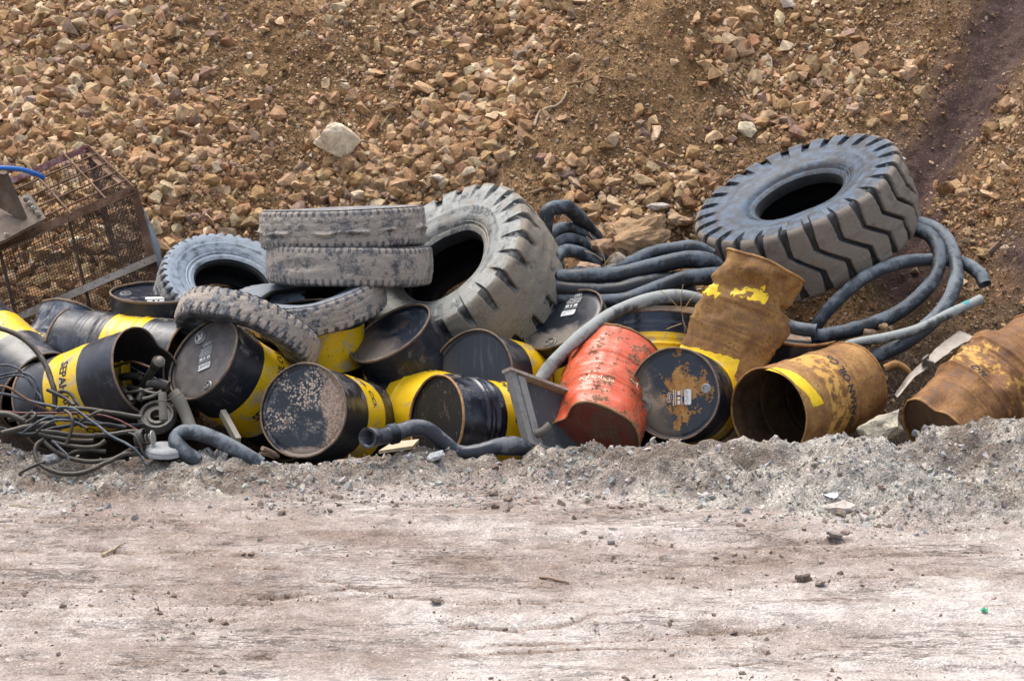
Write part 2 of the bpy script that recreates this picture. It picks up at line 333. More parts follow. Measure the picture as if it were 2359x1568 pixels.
def terrain(name, xs, ys, kind="structure"):
    X, Y = np.meshgrid(xs, ys, indexing='ij'); Z = H(X, Y); V = np.stack([X, Y, Z], -1); nx, ny = X.shape
    p = V.reshape(-1, 3); x, y = p[:, 0], p[:, 1]; u, v = project(p)
    yf = np.interp(x, _foot[:, 0], _foot[:, 1]); pn = np.stack([x, y, 0 * x], -1)
    n1 = fbm(pn * 1.3, 4, 41); n2 = fbm(pn * 5, 4, 42); n3 = fbm(np.stack([x * .35 + y * .12, y * 2.4, 0 * x], -1), 5, 43)
    c = lambda *a: np.array(a)[None]
    lerp = lambda a, b, t: a + (b - a) * t[:, None]
    # road: pale dusty where dry and packed, brown where scuffed
    pale = np.clip(.66 + .30 * n3 + .26 * n1 + .20 * n2 + .26 * sstep(-2.4, -4.4, y) - .20 * sstep(-1.0, -1.9, y) + .04 * x - .06, 0, 1)
    road = lerp(c(.235, .178, .147), c(.50, .447, .41), pale)
    road = lerp(road, c(.20, .14, .105) + 0 * road, np.clip((ruts(x, y)[1] if y.min() < -1 else 0) * .75 + .35 * np.clip(fbm(np.stack([x * 1.2 + .3 * y, y * 6, 0 * x], -1), 4, 47) - .35, 0, 1), 0, .8))
    berm = lerp(c(.165, .132, .106), c(.34, .30, .255), np.clip(.50 + 1.1 * n2 + .6 * n1, 0, 1))
    berm = lerp(berm, c(.34, .325, .295) + 0 * berm, np.clip(n1 * 1.2, 0, .5))
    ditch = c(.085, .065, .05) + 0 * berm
    d, _s = rocky(u, v)
    hill = lerp(c(.130, .074, .034), c(.250, .150, .072), np.clip(.5 + .8 * n2 + .4 * n1, 0, 1))
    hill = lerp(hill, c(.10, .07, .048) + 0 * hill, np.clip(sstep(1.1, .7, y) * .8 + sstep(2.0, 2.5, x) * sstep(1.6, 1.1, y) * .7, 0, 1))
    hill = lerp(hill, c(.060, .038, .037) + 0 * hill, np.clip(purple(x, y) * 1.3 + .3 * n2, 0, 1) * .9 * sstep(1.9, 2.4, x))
    for mx, my, sx, sy, am in MOUNDS[:2]: hill = lerp(hill, c(.030, .022, .016) + 0 * hill, np.clip(1.8 * np.exp(-((x - mx) / sx) ** 2 - ((y - my) / sy) ** 2) - .5, 0, 1))  # shade inside the two tyre holes, put into the soil colour
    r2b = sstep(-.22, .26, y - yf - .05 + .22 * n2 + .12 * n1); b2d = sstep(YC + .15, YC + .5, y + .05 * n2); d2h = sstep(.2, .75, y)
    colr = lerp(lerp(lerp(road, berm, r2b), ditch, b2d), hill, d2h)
    me = bpy.data.meshes.new(name)
    I = np.arange(nx * ny).reshape(nx, ny); F = np.stack([I[:-1, :-1], I[1:, :-1], I[1:, 1:], I[:-1, 1:]], -1).reshape(-1, 4)
    me.vertices.add(len(p)); me.vertices.foreach_set("co", p.ravel()); me.loops.add(F.size); me.loops.foreach_set("vertex_index", F.ravel())
    me.polygons.add(len(F)); me.polygons.foreach_set("loop_start", np.arange(0, F.size, 4)); me.polygons.foreach_set("loop_total", np.full(len(F), 4))
    me.polygons.foreach_set("use_smooth", np.ones(len(F), bool)); me.update(calc_edges=True)
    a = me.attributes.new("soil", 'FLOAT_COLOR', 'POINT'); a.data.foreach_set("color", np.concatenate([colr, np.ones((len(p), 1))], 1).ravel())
    a = me.attributes.new("roadness", 'FLOAT', 'POINT'); a.data.foreach_set("value", 1 - r2b)
    me.materials.append(SOIL); o = bpy.data.objects.new(name, me); COL.objects.link(o); o["kind"] = kind
    return o
XS = axis_lin(-4.7, 4.7, .024, 60)
def ys_between(a, b, step): return np.linspace(a, b, int(round((b - a) / step)) + 1)
ylo = -5.2; yn = [ylo]; d_ = .05
while yn[-1] > -60: yn.append(yn[-1] - d_); d_ *= 1.5
terrain("road", XS, np.concatenate([np.array(yn[::-1][:-1]), ys_between(ylo, -2.0, .018)]))
terrain("ground", XS, ys_between(-2.0, .3, .018))
yn = [5.2]; d_ = .05
while yn[-1] < 16: yn.append(yn[-1] + d_); d_ *= 1.5
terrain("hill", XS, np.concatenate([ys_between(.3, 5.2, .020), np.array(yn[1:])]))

# ------------------------------------------------------------------ stones
def stone_material(name, objcol, scale):
    m = NT(name)
    if objcol:
        base = m.new("ShaderNodeObjectInfo").outputs["Color"]; vec = m.new("ShaderNodeTexCoord").outputs["Object"]
    else:
        base = m.attr("tint", "Color"); vec = m.new("ShaderNodeNewGeometry").outputs["Position"]
    n1 = m.noise(vec, scale, 8, .65); n2 = m.noise(vec, scale * 5, 5, .7)
    k = m.math('ADD', m.rng(n1, .3, .72, .68, 1.22), m.rng(n2, .3, .7, -.14, .14))
    sc = m.new("ShaderNodeVectorMath", operation='SCALE'); m.put(sc.inputs[0], base); m.put(sc.inputs[3], k)
    col = m.mix(m.rng(m.noise(vec, scale * 1.7, 5, .7), .58, .72, 0, .65), sc.outputs[0], (.27, .155, .07))
    col = m.mix(m.rng(m.noise(vec, scale * 1.1, 6, .75, 1.0), .60, .70, 0, .5), col, (.60, .50, .39))
    return m.out(col, .9, m.bump(m.math('ADD', n1, m.math('MULTIPLY', n2, .5)), .7, .02 if objcol else .006), spec=.2)
STONE = stone_material("stone", True, 3.2); STONE_BIT = stone_material("stone_bit", False, 28)

def hull(npts, seed, flat=.75):
    r = np.random.default_rng(seed); bm = bmesh.new()
    p = r.normal(size=(npts, 3)); p /= np.linalg.norm(p, axis=1)[:, None]; p = np.sign(p) * np.abs(p) ** .72
    p *= r.uniform(.72, 1.0, (npts, 1)) * np.array((1, r.uniform(.68, .95), r.uniform(.5, flat)))
    for q in p: bm.verts.new(q)
    g = bmesh.ops.convex_hull(bm, input=bm.verts)
    bmesh.ops.delete(bm, geom=list({e for e in g["geom_interior"] + g["geom_unused"] if isinstance(e, bmesh.types.BMVert)}), context='VERTS')
    bmesh.ops.triangulate(bm, faces=bm.faces); return bm
def bm_arrays(bm):
    bm.verts.ensure_lookup_table(); bm.verts.index_update()
    V = np.array([v.co[:] for v in bm.verts]); F = np.array([[v.index for v in f.verts] for f in bm.faces]); bm.free(); return V, F
ROCK_LIB = [bm_arrays(hull(random.choice((13, 15, 18)), 100 + k)) for k in range(26)]
GRAV_LIB = [bm_arrays(hull(9, 300 + k)) for k in range(16)]
def rot_mats(n, tilt=1.0):
    q = RNG.normal(size=(n, 4)); q[:, 1:3] *= tilt; q /= np.linalg.norm(q, axis=1)[:, None]; w, x, y, z = q.T
    return np.stack([1 - 2 * (y * y + z * z), 2 * (x * y - z * w), 2 * (x * z + y * w), 2 * (x * y + z * w), 1 - 2 * (x * x + z * z), 2 * (y * z - x * w),
                     2 * (x * z - y * w), 2 * (y * z + x * w), 1 - 2 * (x * x + y * y)], -1).reshape(n, 3, 3)
def scatter(name, pos, size, tint, lib, label, cat, tilt=1.0):
    V, F, C, n0 = [], [], [], 0; pick = RNG.integers(0, len(lib), len(pos)); R = rot_mats(len(pos), tilt)
    for k, (lv, lf) in enumerate(lib):
        i = np.where(pick == k)[0]
        if not len(i): continue
        sv = lv[None] * size[i][:, None, None] * .5 * RNG.uniform(.8, 1.2, (len(i), 1, 3))
        vv = np.einsum('nij,nkj->nki', R[i], sv) + pos[i][:, None]
        V.append(vv.reshape(-1, 3)); F.append((lf[None] + (np.arange(len(i)) * len(lv))[:, None, None] + n0).reshape(-1, 3)); n0 += len(i) * len(lv)
        C.append(np.repeat(tint[i], len(lv), 0))
    V = np.concatenate(V); F = np.concatenate(F); C = np.concatenate(C); me = bpy.data.meshes.new(name)
    me.vertices.add(len(V)); me.vertices.foreach_set("co", V.ravel()); me.loops.add(F.size); me.loops.foreach_set("vertex_index", F.ravel())
    me.polygons.add(len(F)); me.polygons.foreach_set("loop_start", np.arange(0, F.size, 3)); me.polygons.foreach_set("loop_total", np.full(len(F), 3))
    me.polygons.foreach_set("use_smooth", np.zeros(len(F), bool)); me.update(calc_edges=True)
    a = me.attributes.new("tint", 'FLOAT_COLOR', 'POINT'); a.data.foreach_set("color", np.concatenate([C, np.ones((len(V), 1))], 1).ravel())
    me.materials.append(STONE_BIT); o = bpy.data.objects.new(name, me); COL.objects.link(o)
    return tagit(o, label, cat, kind="stuff")
WARM = np.array([(.44, .31, .20), (.54, .42, .30), (.36, .235, .14), (.26, .155, .085), (.27, .195, .165), (.38, .25, .14), (.60, .51, .41)])
WARM_P = np.array([.27, .15, .21, .13, .08, .13, .03])
COOL = np.array([(.37, .34, .30), (.305, .31, .29), (.46, .43, .385), (.285, .285, .29), (.25, .205, .165), (.52, .50, .47)])
COOL_P = np.array([.30, .19, .17, .13, .15, .06])
def tints(pal, pr, n):
    k = RNG.choice(len(pal), n, p=pr / pr.sum()); return np.clip(pal[k] * RNG.uniform(.78, 1.18, (n, 1)) * RNG.uniform(.94, 1.06, (n, 3)), .02, .8), k
# candidates on the slope
N = 190000
x = RNG.uniform(-4.6, 4.6, N); y = RNG.uniform(.75, 5.0, N); z = H(x, y); pos = np.stack([x, y, z], -1); u, v = project(pos); dns, szf = rocky(u, v)
clump = fbm(np.stack([x * 1.6, y * 1.6, 0 * x], -1), 3, 77)
pur = purple(x, y) * sstep(1.9, 2.4, x)
acc = RNG.uniform(0, 1, N) < np.clip(dns ** 1.15 * (1 + .5 * clump) * .80, 0, 1) * (1 - np.clip(pur * 1.3, 0, .96))
rs = .0235 * np.exp(RNG.gamma(1.5, .38, N)) * szf; rs = np.minimum(rs, .175)
pos, rs, u, v = pos[acc], rs[acc], u[acc], v[acc]
tn, kind_ = tints(WARM, WARM_P, len(pos)); tn = tn * np.array((.98, .90, .77)); pos[:, 2] += rs * RNG.uniform(-.12, .24, len(pos))
hidden = ((u > 1610) & (u < 2090) & (v > 320) & (v < 690)) | ((u > 380) & (u < 1270) & (v > 545)) | ((u > 600) & (u < 1000) & (v > 475)) | (v > 745) | ((u < 370) & (v > 470)) | ((u > 1000) & (u < 1270) & (v > 450)) | ((u > 1270) & (u < 1620) & (v > 520))
seen = (u > 0) & (u < 2358) & (v > 0) & ~hidden
score = np.where(seen, rs / (pos[:, 1] + 16), 0); order = np.argsort(-score); big = order[:270]
small = np.setdiff1d(np.arange(len(pos)), big)
scatter("rubble", pos[small], rs[small], tn[small], ROCK_LIB, "loose tan and brown rubble covering the slope behind the tyres", "rubble")
N = 170000
x = RNG.uniform(-4.5, 4.5, N); y = RNG.uniform(.7, 4.8, N); pos2 = np.stack([x, y, H(x, y)], -1); u2, v2 = project(pos2); d2, s2 = rocky(u2, v2)
gr = fbm(np.stack([x * 2.2, y * 2.2, 0 * x], -1), 3, 78); ac = RNG.uniform(0, 1, N) < np.clip(.60 + .5 * gr, .22, 1) * (1 - np.clip(purple(x, y) * sstep(1.9, 2.4, x) * 1.2, 0, .9))
pos2 = pos2[ac]; s_ = .0095 * np.exp(RNG.gamma(1.4, .40, len(pos2))); s_ = np.minimum(s_, .045); t_, _ = tints(WARM, WARM_P * np.array((1, .6, 1, 1.8, 1, 1.3, .6)), len(pos2)); t_ = t_ * .78
scatter("slope_gravel", pos2, s_, t_, GRAV_LIB, "fine brown gravel and crumbled soil over the slope", "gravel")
N = 60000
x = RNG.uniform(-4.5, 4.5, N); y = RNG.uniform(.9, 4.8, N); pos5 = np.stack([x, y, H(x, y)], -1); u5, v5 = project(pos5); md = sum(np.exp(-(((u5 - a) / c_) ** 2 + ((v5 - b) / d_) ** 2) ** 1.5) for a, b, c_, d_ in [(1530, 90, 190, 110), (1400, 230, 190, 120), (1300, 350, 130, 90), (1480, 360, 230, 110), (2150, 150, 150, 200), (2260, 360, 120, 160), (700, 300, 90, 200), (1080, 130, 90, 60)])
gr = fbm(np.stack([x * 3, y * 3, 0 * x], -1), 3, 81); ac = RNG.uniform(0, 1, N) < np.clip(.06 + md * (.42 + .7 * gr), .02, 1) * (1 - np.clip(purple(x, y) * sstep(1.9, 2.4, x), 0, .95)); pos5 = pos5[ac]; s_ = np.minimum(.014 * np.exp(RNG.gamma(1.5, .38, len(pos5))), .075); pos5[:, 2] -= s_ * .10
t_, _ = tints(np.array([(.21, .125, .06), (.27, .165, .082), (.16, .092, .045), (.33, .22, .12)]), np.array((.35, .3, .2, .15)), len(pos5))
scatter("soil_clods", pos5, s_, t_, GRAV_LIB, "crumbling brown clods of earth over the soil mounds of the slope", "soil")
N = 60000
x = RNG.uniform(-4.5, 4.5, N); y = RNG.uniform(-2.4, -.2, N); yf = np.interp(x, _foot[:, 0], _foot[:, 1]); k = (y - yf)
gr = fbm(np.stack([x * 2.5, y * 2.5, 0 * x], -1), 3, 79); ac = RNG.uniform(0, 1, N) < np.clip(sstep(-.45, .3, k) ** 1.5 * (.5 + .6 * gr) + .012, .004, 1)
pos3 = np.stack([x, y, H(x, y)], -1)[ac]; s_ = np.minimum(.0078 * np.exp(RNG.gamma(1.6, .42, len(pos3))), .065); t_, _ = tints(COOL, COOL_P, len(pos3)); t_ = t_ * .98
scatter("bank_gravel", pos3, s_, t_, GRAV_LIB, "loose grey gravel along the low bank in front of the drums", "gravel")
N = 40000
x = RNG.uniform(-4.5, 4.5, N); y = RNG.uniform(-5.2, -1.3, N); gr = fbm(np.stack([x * 1.1 + y * .3, y * 4, 0 * x], -1), 4, 80)
ac = (RNG.uniform(0, 1, N) < np.clip(.16 + .8 * gr + 1.2 * ruts(x, y)[1], .08, 1)); pos4 = np.stack([x, y, H(x, y)], -1)[ac]; cl = ruts(pos4[:, 0], pos4[:, 1])[1]; s_ = np.minimum(.0048 * (1 + 1.1 * cl) * np.exp(RNG.gamma(1.3, .44, len(pos4))), .05)
t_, _ = tints(np.array([(.20, .145, .11), (.30, .23, .19), (.44, .38, .33)]), np.array((.45, .35, .2)), len(pos4))
scatter("road_grit", pos4, s_, t_, GRAV_LIB, "small clods and pebbles scattered over the dirt road", "gravel")

N = 14000
x = RNG.uniform(-4.5, 4.5, N); y = RNG.uniform(-3.0, -.6, N); yf = np.interp(x, _foot[:, 0], _foot[:, 1]); gr = fbm(np.stack([x * 1.6, y * 3, 0 * x], -1), 3, 83)
ac = RNG.uniform(0, 1, N) < np.clip(np.exp(-((y - yf - .05) / .34) ** 2) * (.25 + .9 * gr), 0, 1); pos6 = np.stack([x, y, H(x, y)], -1)[ac]; s_ = np.minimum(.012 * np.exp(RNG.gamma(1.4, .42, len(pos6))), .09); t_, _ = tints(np.concatenate([COOL[:3], [(.26, .20, .16), (.20, .15, .12)]]), np.array((.25, .12, .15, .28, .2)), len(pos6))
scatter("bank_rubble", pos6, s_, t_, ROCK_LIB, "scattered stones and clods where the gravel bank meets the road", "rubble")
# the largest rocks, one object each
def detailed_rock(seed, name="rock", npts=16, cuts=3, rough=.05, flat=.78):
    bm = hull(npts, seed, flat); bmesh.ops.subdivide_edges(bm, edges=bm.edges, cuts=cuts, use_grid_fill=True)
    for _ in range(1): bmesh.ops.smooth_vert(bm, verts=bm.verts, factor=.35, use_axis_x=True, use_axis_y=True, use_axis_z=True)
    V, F = bm_arrays(bm); n = fbm(V * 2.2 + seed, 4, seed); n2 = np.abs(fbm(V * 6 + seed, 3, seed + 5))
    V = V * (1 + rough * 1.6 * n - rough * n2)[:, None]
    me = bpy.data.meshes.new(name); me.from_pydata(V.tolist(), [], F.tolist()); me.materials.append(STONE); me.update(); return me
ROCK_ME = [detailed_rock(500 + k) for k in range(14)]
CNAME = {0: "tan", 1: "cream", 2: "brown", 3: "dark brown", 4: "purplish grey", 5: "ochre brown", 6: "whitish"}
def rock_obj(me, loc, size, col, label, group=None, rot=None, cat="rock", name="rock"):
    o = bpy.data.objects.new(name, me); COL.objects.link(o); o.location = loc
    o.rotation_euler = rot if rot is not None else (random.uniform(-.7, .7), random.uniform(-.7, .7), random.uniform(0, 6.3))
    o.scale = [q * .5 for q in (size if hasattr(size, '__len__') else (size, size, size))]
    o.color = (*col, 1); return tagit(o, label, cat, group)
for i in big:
    z_ = ("among the rubble behind the rusty cage" if u[i] < 620 else "on the slope above the stacked truck tyres" if u[i] < 1300 else
          "on the slope above the coiled hoses" if u[i] < 1640 else "on the slope around the big tilted loader tyre")
    cn = CNAME[int(kind_[i])]
    rock_obj(random.choice(ROCK_ME), pos[i], rs[i] * 1.02, tn[i], f"loose angular {cn} rock lying {z_}", f"{cn} rocks {z_}")

# ------------------------------------------------------------------ materials of the scrap
def drum_mat(name, paint=(.012, .014, .019), bands=(), band_col=(.80, .50, .008), dust=.35, dust_col=(.27, .225, .19), rust=.08, scratch=.4, wear=.19, gloss=.32, blue=.35, bloom=(.075, .092, .125),
             rustcol=((.055, .022, .009), (.19, .078, .020), (.30, .15, .045)), lid=None, fade=.0):
    m = NT(name); rest = m.attr("rest"); wrap = m.attr("wrap"); X, Y, Z = m.sep(rest)[:3]; up = m.upness()
    n_lo = m.noise(rest, 3.2, 6, .62); n_mid = m.noise(rest, 11, 7, .66); n_hi = m.noise(rest, 55, 6, .7); fine = m.noise(rest, 190, 4, .7)
    # bloom streaks on the paint; sky sheen and gloss highlights partly put into colour
    bl_ = m.noise(m.mapping(wrap, (7, 16, 1)), 1.0, 7, .72); col = m.mix(m.math('MULTIPLY', m.rng(bl_, .46, .74), blue * .75), paint, bloom)
    if bands:
        ze = m.math('ADD', Z, m.math('MULTIPLY', m.math('SUBTRACT', n_hi, .5), .006)); f = None
        for a, b in bands:
            q = m.math('MULTIPLY', m.rng(ze, a - .0015, a + .0015), m.rng(ze, b + .0015, b - .0015)); f = q if f is None else m.math('MAXIMUM', f, q)
        bc = m.mix(m.rng(n_lo, .4, .7, 0, .35), band_col, tuple(q * .82 for q in band_col))
        bc = m.mix(m.rng(n_mid, .70 - wear, .76 - wear * .8, 0, .8), bc, (.50, .39, .22))
        bc = m.mix(m.rng(n_hi, .70 - wear * .5, .74 - wear * .5, 0, .85), bc, (.10, .075, .04))
        col = m.mix(f, col, bc)
    # scuffs: fine lines along and around the shell, plus scraped patches
    s1 = m.noise(m.mapping(wrap, (3, 95, 1)), 1.0, 3, .6); s2 = m.noise(m.mapping(wrap, (80, 4, 1)), 1.0, 3, .6)
    sc = m.math('MULTIPLY', m.math('MAXIMUM', m.rng(s1, .64, .72), m.rng(s2, .66, .73)), m.rng(n_lo, .40, .62))
    col = m.mix(m.math('MULTIPLY', sc, scratch * .75), col, (.24, .24, .25))
    dn = m.math('ADD', m.math('MULTIPLY', n_mid, .55), m.math('MULTIPLY', n_lo, .45))
    dn = m.math('ADD', dn, m.math('MULTIPLY', up, .085)); dn = m.math('ADD', dn, m.math('MULTIPLY', m.math('SUBTRACT', n_hi, .5), .18))
    dm = m.rng(dn, .64 - dust * .28, .80 - dust * .22)
    col = m.mix(m.math('MULTIPLY', dm, .82), col, m.mix(n_hi, tuple(q * .75 for q in dust_col), tuple(q * 1.15 for q in dust_col)))
    rough = m.rng(dm, 0, 1, gloss, .9)
    if rust > 0:
        rn = m.math('ADD', m.math('MULTIPLY', n_mid, .6), m.math('MULTIPLY', n_hi, .4)); rm = m.rng(rn, .74 - rust * .36, .77 - rust * .36)
        rc = m.ramp(m.noise(rest, 26, 7, .7), [(.3, rustcol[0]), (.5, rustcol[1]), (.72, rustcol[2])])
        col = m.mix(m.math('MULTIPLY', rm, .94), col, rc); rough = m.math('MAXIMUM', rough, m.math('MULTIPLY', rm, .85))
    else: rm = None
    extra = None
    if lid: col, rough, extra = lid(m, col, rough, rest, X, Y, n_lo, n_mid, n_hi, fine)
    h = m.math('ADD', m.math('MULTIPLY', n_hi, .35), m.math('MULTIPLY', fine, .25)); h = m.math('ADD', h, m.math('MULTIPLY', dm, .5))
    if rm is not None: h = m.math('ADD', h, m.math('MULTIPLY', rm, .35))
    if extra is not None: h = m.math('ADD', h, extra)
    return m.out(col, rough, m.bump(h, .35, .004))
def rust_mat(name, base=((.075, .034, .016), (.20, .095, .030), (.33, .185, .06)), grey=.3, bands=(), band_wear=.5):
    m = NT(name); rest = m.attr("rest"); wrap = m.attr("wrap"); Z = m.sep(rest)[2]
    n_lo = m.noise(rest, 4, 6, .6); n_mid = m.noise(rest, 14, 8, .7); n_hi = m.noise(rest, 60, 6, .72)
    st = m.noise(m.mapping(wrap, (4, 30, 1)), 1.0, 6, .65)
    k = m.math('ADD', m.math('MULTIPLY', n_mid, .5), m.math('ADD', m.math('MULTIPLY', st, .13), m.math('MULTIPLY', n_lo, .42)))
    col = m.ramp(k, [(.38, tuple(1.15 * q for q in base[0])), (.50, tuple(1.25 * q for q in base[1])), (.62, tuple(1.3 * q for q in base[2]))])
    col = m.mix(m.rng(m.noise(m.mapping(wrap, (9, 17, 1)), 2.2, 9, .80), .56, .66, 0, grey), col, (.13, .125, .14))
    col = m.mix(m.rng(m.math('ADD', m.math('MULTIPLY', n_hi, .6), m.math('MULTIPLY', n_mid, .4)), .52, .60, 0, .72), col, (.050, .026, .017)); col = m.mix(m.rng(m.noise(rest, 34, 6, .75), .60, .68, 0, .55), col, (.36, .215, .075))
    for a, b in bands:
        f = m.math('MULTIPLY', m.rng(Z, a - .002, a + .002), m.rng(Z, b + .002, b - .002)); f = m.math('MULTIPLY', f, m.rng(m.math('ADD', m.math('MULTIPLY', n_mid, .6), m.math('MULTIPLY', n_lo, .4)), band_wear - .02, band_wear + .05))
        col = m.mix(m.math('MULTIPLY', f, .88), col, m.mix(n_mid, (.42, .20, .03), (.70, .43, .12)))
    return m.out(col, m.rng(n_mid, .3, .7, .55, .9), m.bump(m.math('ADD', n_hi, n_mid), .4, .004), spec=.35)
def flat_mat(name, col, rough=.6, metal=0, dust=.3, dcol=DUST, scale=30, bump=.3):
    m = NT(name); rest = m.attr("rest"); n = m.noise(rest, scale, 7, .68); n2 = m.noise(rest, scale * .25, 5, .6)
    c = m.mix(m.rng(n, .35, .7, 0, .45), col, tuple(q * .55 for q in col)); c = m.mix(m.rng(m.math('ADD', m.math('MULTIPLY', n, .5), m.math('MULTIPLY', n2, .5)), .66 - dust * .4, .78 - dust * .3, 0, .8), c, dcol)
    return m.out(c, m.rng(n, .3, .7, rough * .85, min(1, rough * 1.2)), m.bump(n, bump, .004), metal)
RUST = rust_mat("rust"); RIM = rust_mat("rim_steel", ((.045, .036, .03), (.11, .085, .065), (.20, .13, .075)), .5)
INNER = flat_mat("drum_inside", (.02, .017, .015), .7, 0, .05); BUNG = flat_mat("bung_metal", (.34, .33, .31), .38, .7, .25, (.22, .19, .15), 60)
BUNG_D = flat_mat("bung_dusty", (.20, .18, .15), .6, .2, .5, (.25, .21, .17), 60)
WHITE = flat_mat("white_print", (.62, .63, .62), .6, 0, .12, (.25, .22, .19), 45); LETTER = flat_mat("black_lettering", (.022, .022, .024), .6, 0, .14, (.45, .33, .08), 60, .1)
LETTER_W = flat_mat("worn_lettering", (.022, .026, .035), .7, 0, .30, (.26, .13, .04), 55, .1); TAPE = flat_mat("yellow_tape", (.86, .58, .012), .45, 0, .10, (.70, .52, .16), 30, .5)

# ------------------------------------------------------------------ drums
R0, L0 = .286, .88
def hoop_profile(z, L, style):
    r = np.zeros_like(z)
    if style == "plain": return r
    for h in (L * .345, L * .655): r += .0085 * np.exp(-((z - h) / .010) ** 2)
    if style == "ribs":
        return .011 * (np.exp(-((z - .205) / .009) ** 2) + np.exp(-((z - .242) / .009) ** 2) + np.exp(-((z - .279) / .009) ** 2)) + .006 * np.exp(-((z - .325) / .012) ** 2)
    if style == "beads":
        for c0 in (L * .20, L * .80):
            for k in (-1.5, -.5, .5, 1.5): r += .0065 * np.exp(-((z - c0 - k * .032) / .009) ** 2)
    if style == "mid":
        for c0 in (L * .43, L * .57):
            for k in (-1, 0, 1): r += .0045 * np.exp(-((z - c0 - k * .03) / .009) ** 2)
        for c0 in (L * .23, L * .77):
            for k in (-1, 0, 1): r += .004 * np.exp(-((z - c0 - k * .03) / .009) ** 2)
    return r
class Drum:
    def __init__(s, label, u, v, y, a, r, mat, L=L0, R=R0, near="lid", lidmat=None, style="beads", dents=(), wobble=.004, squash=(), folds=None, seed=1, group=None,
                 rimmat=None, inner=None, bend=None, hoopk=1.0, name="oil_drum", cat="oil drum"):
        s.o, s.X, s.Y, s.Z, s.d, s.xl, s.ul = frame(u, v, y, a, r); s.L, s.R, s.style, s.seed = L, R, style, seed
        s.dents, s.wob, s.squash, s.folds, s.bend = dents, wobble, squash, folds, bend; s.mat = mat; s.lidmat = lidmat or mat; s.rimmat = rimmat or RIM
        M = Matrix(((s.X[0], s.Y[0], s.Z[0], s.o[0]), (s.X[1], s.Y[1], s.Z[1], s.o[1]), (s.X[2], s.Y[2], s.Z[2], s.o[2]), (0, 0, 0, 1)))
        s.root = thing(name, label, cat, group=group, mat4=M)
        nz, nf = (max(40, int(L / .011)), 96) if not folds else (int(L / .0055), 224); z = np.linspace(0, L, nz); ph = np.arange(nf) * 2 * math.pi / nf
        rad = R + hoopk * hoop_profile(z, L, style)
        mb = MB(); G = np.stack([rad[None] * np.cos(ph)[:, None], rad[None] * np.sin(ph)[:, None], np.broadcast_to(z, (nf, nz))], -1)
        s._add(mb, G, wrap=True)
        if near == "open":
            G2 = np.stack([(rad[None] - .005) * np.cos(ph)[:, None], (rad[None] - .005) * np.sin(ph)[:, None], np.broadcast_to(z, (nf, nz))], -1); mb.m = 1; s._add(mb, G2, wrap=True)
        s.body = mb.build("body", [mat, inner or INNER], s.root, sharp=18 if folds else 50)
        s._rim(0.0)
        s._rim(L)
        if near == "lid": s._lid(.013, s.lidmat)
        s._lid(L - .013, mat if near == "lid" else (inner or INNER), "base_plate")
    def deform(s, p):
        p = np.array(p, float); sh = p.shape; p = p.reshape(-1, 3); r = np.hypot(p[:, 0], p[:, 1]); rr = np.clip(r / s.R, 0, 1.3); phi = np.arctan2(p[:, 1], p[:, 0]); z = p[:, 2].copy()
        cs = np.stack([np.cos(phi) * rr, np.sin(phi) * rr, z * 3], -1); dr = s.wob * fbm(cs * 1.6 + s.seed * 3.3, 3, s.seed) * rr; dz = s.wob * .6 * fbm(cs * 1.3 + s.seed * 5.1, 2, s.seed + 9)
        for ph0, z0, sp, sz, dep in s.dents:
            d = (np.degrees(phi) - ph0 + 180) % 360 - 180; dr = dr - dep * np.exp(-(np.radians(d) * s.R / sp) ** 2 - ((z - z0) / sz) ** 2) * rr ** 1.5
        if s.folds:
            amp, fz, fp, z0, z1 = s.folds; w = sstep(z0 - .08, z0 + .08, z) * (1 - sstep(z1 - .08, z1 + .08, z))
            rg_ = np.random.default_rng(s.seed); out = 0
            for cnt, am, an in ((9, 1.0, 1.0), (26, .38, 1.2)):
                cp_ = rg_.uniform(-math.pi, math.pi, cnt); cz = rg_.uniform(z0 - .05, z1 + .05, cnt); hs_ = rg_.uniform(.3, 1.0, cnt); best = np.full(len(z), -9.0)
                jig = .03 * vnoise(np.stack([np.cos(phi) * 3, np.sin(phi) * 3, z * 9], -1), s.seed + 5)
                for a_, b_, h_ in zip(cp_, cz, hs_):
                    dd = (phi - a_ + math.pi) % (2 * math.pi) - math.pi; best = np.maximum(best, h_ - np.hypot(dd * s.R * an, (z - b_) * 1.7) / (.16 if cnt < 12 else .085) + jig * 6)
                out = out - am * np.clip(best, -1.2, 1.0)
            dr = dr + amp * w * out * rr * .55
        k = np.where(r > 1e-6, 1 + dr / np.maximum(r, 1e-6), 1); p[:, 0] *= k; p[:, 1] *= k; p[:, 2] += dz
        for ph0, fac, z0, z1, soft in s.squash:
            w = sstep(z0 - soft, z0 + soft, z) * (1 - sstep(z1 - soft, z1 + soft, z)); n = np.array((math.cos(math.radians(ph0)), math.sin(math.radians(ph0)))); q = p[:, :2] @ n; t = np.array((-n[1], n[0])); qt = p[:, :2] @ t
            p[:, :2] += np.outer(-q * fac * w, n) + np.outer(qt * fac * .28 * w, t)
        if s.bend:
            ph0, amt = s.bend; p[:, 0] += amt * np.sin(np.pi * z / s.L) * math.cos(math.radians(ph0)); p[:, 1] += amt * np.sin(np.pi * z / s.L) * math.sin(math.radians(ph0))
        return p.reshape(sh)
    def _add(s, mb, G, wrap=False, wrap_u=True, flip=False):
        ph = np.arctan2(G[..., 1], G[..., 0]); mb.grid(s.deform(G), wrap_u=wrap_u, rest=G, flip=flip)
        mb.attr("wrap", np.stack([ph * s.R, G[..., 2], 0 * ph], -1).reshape(-1, 3))
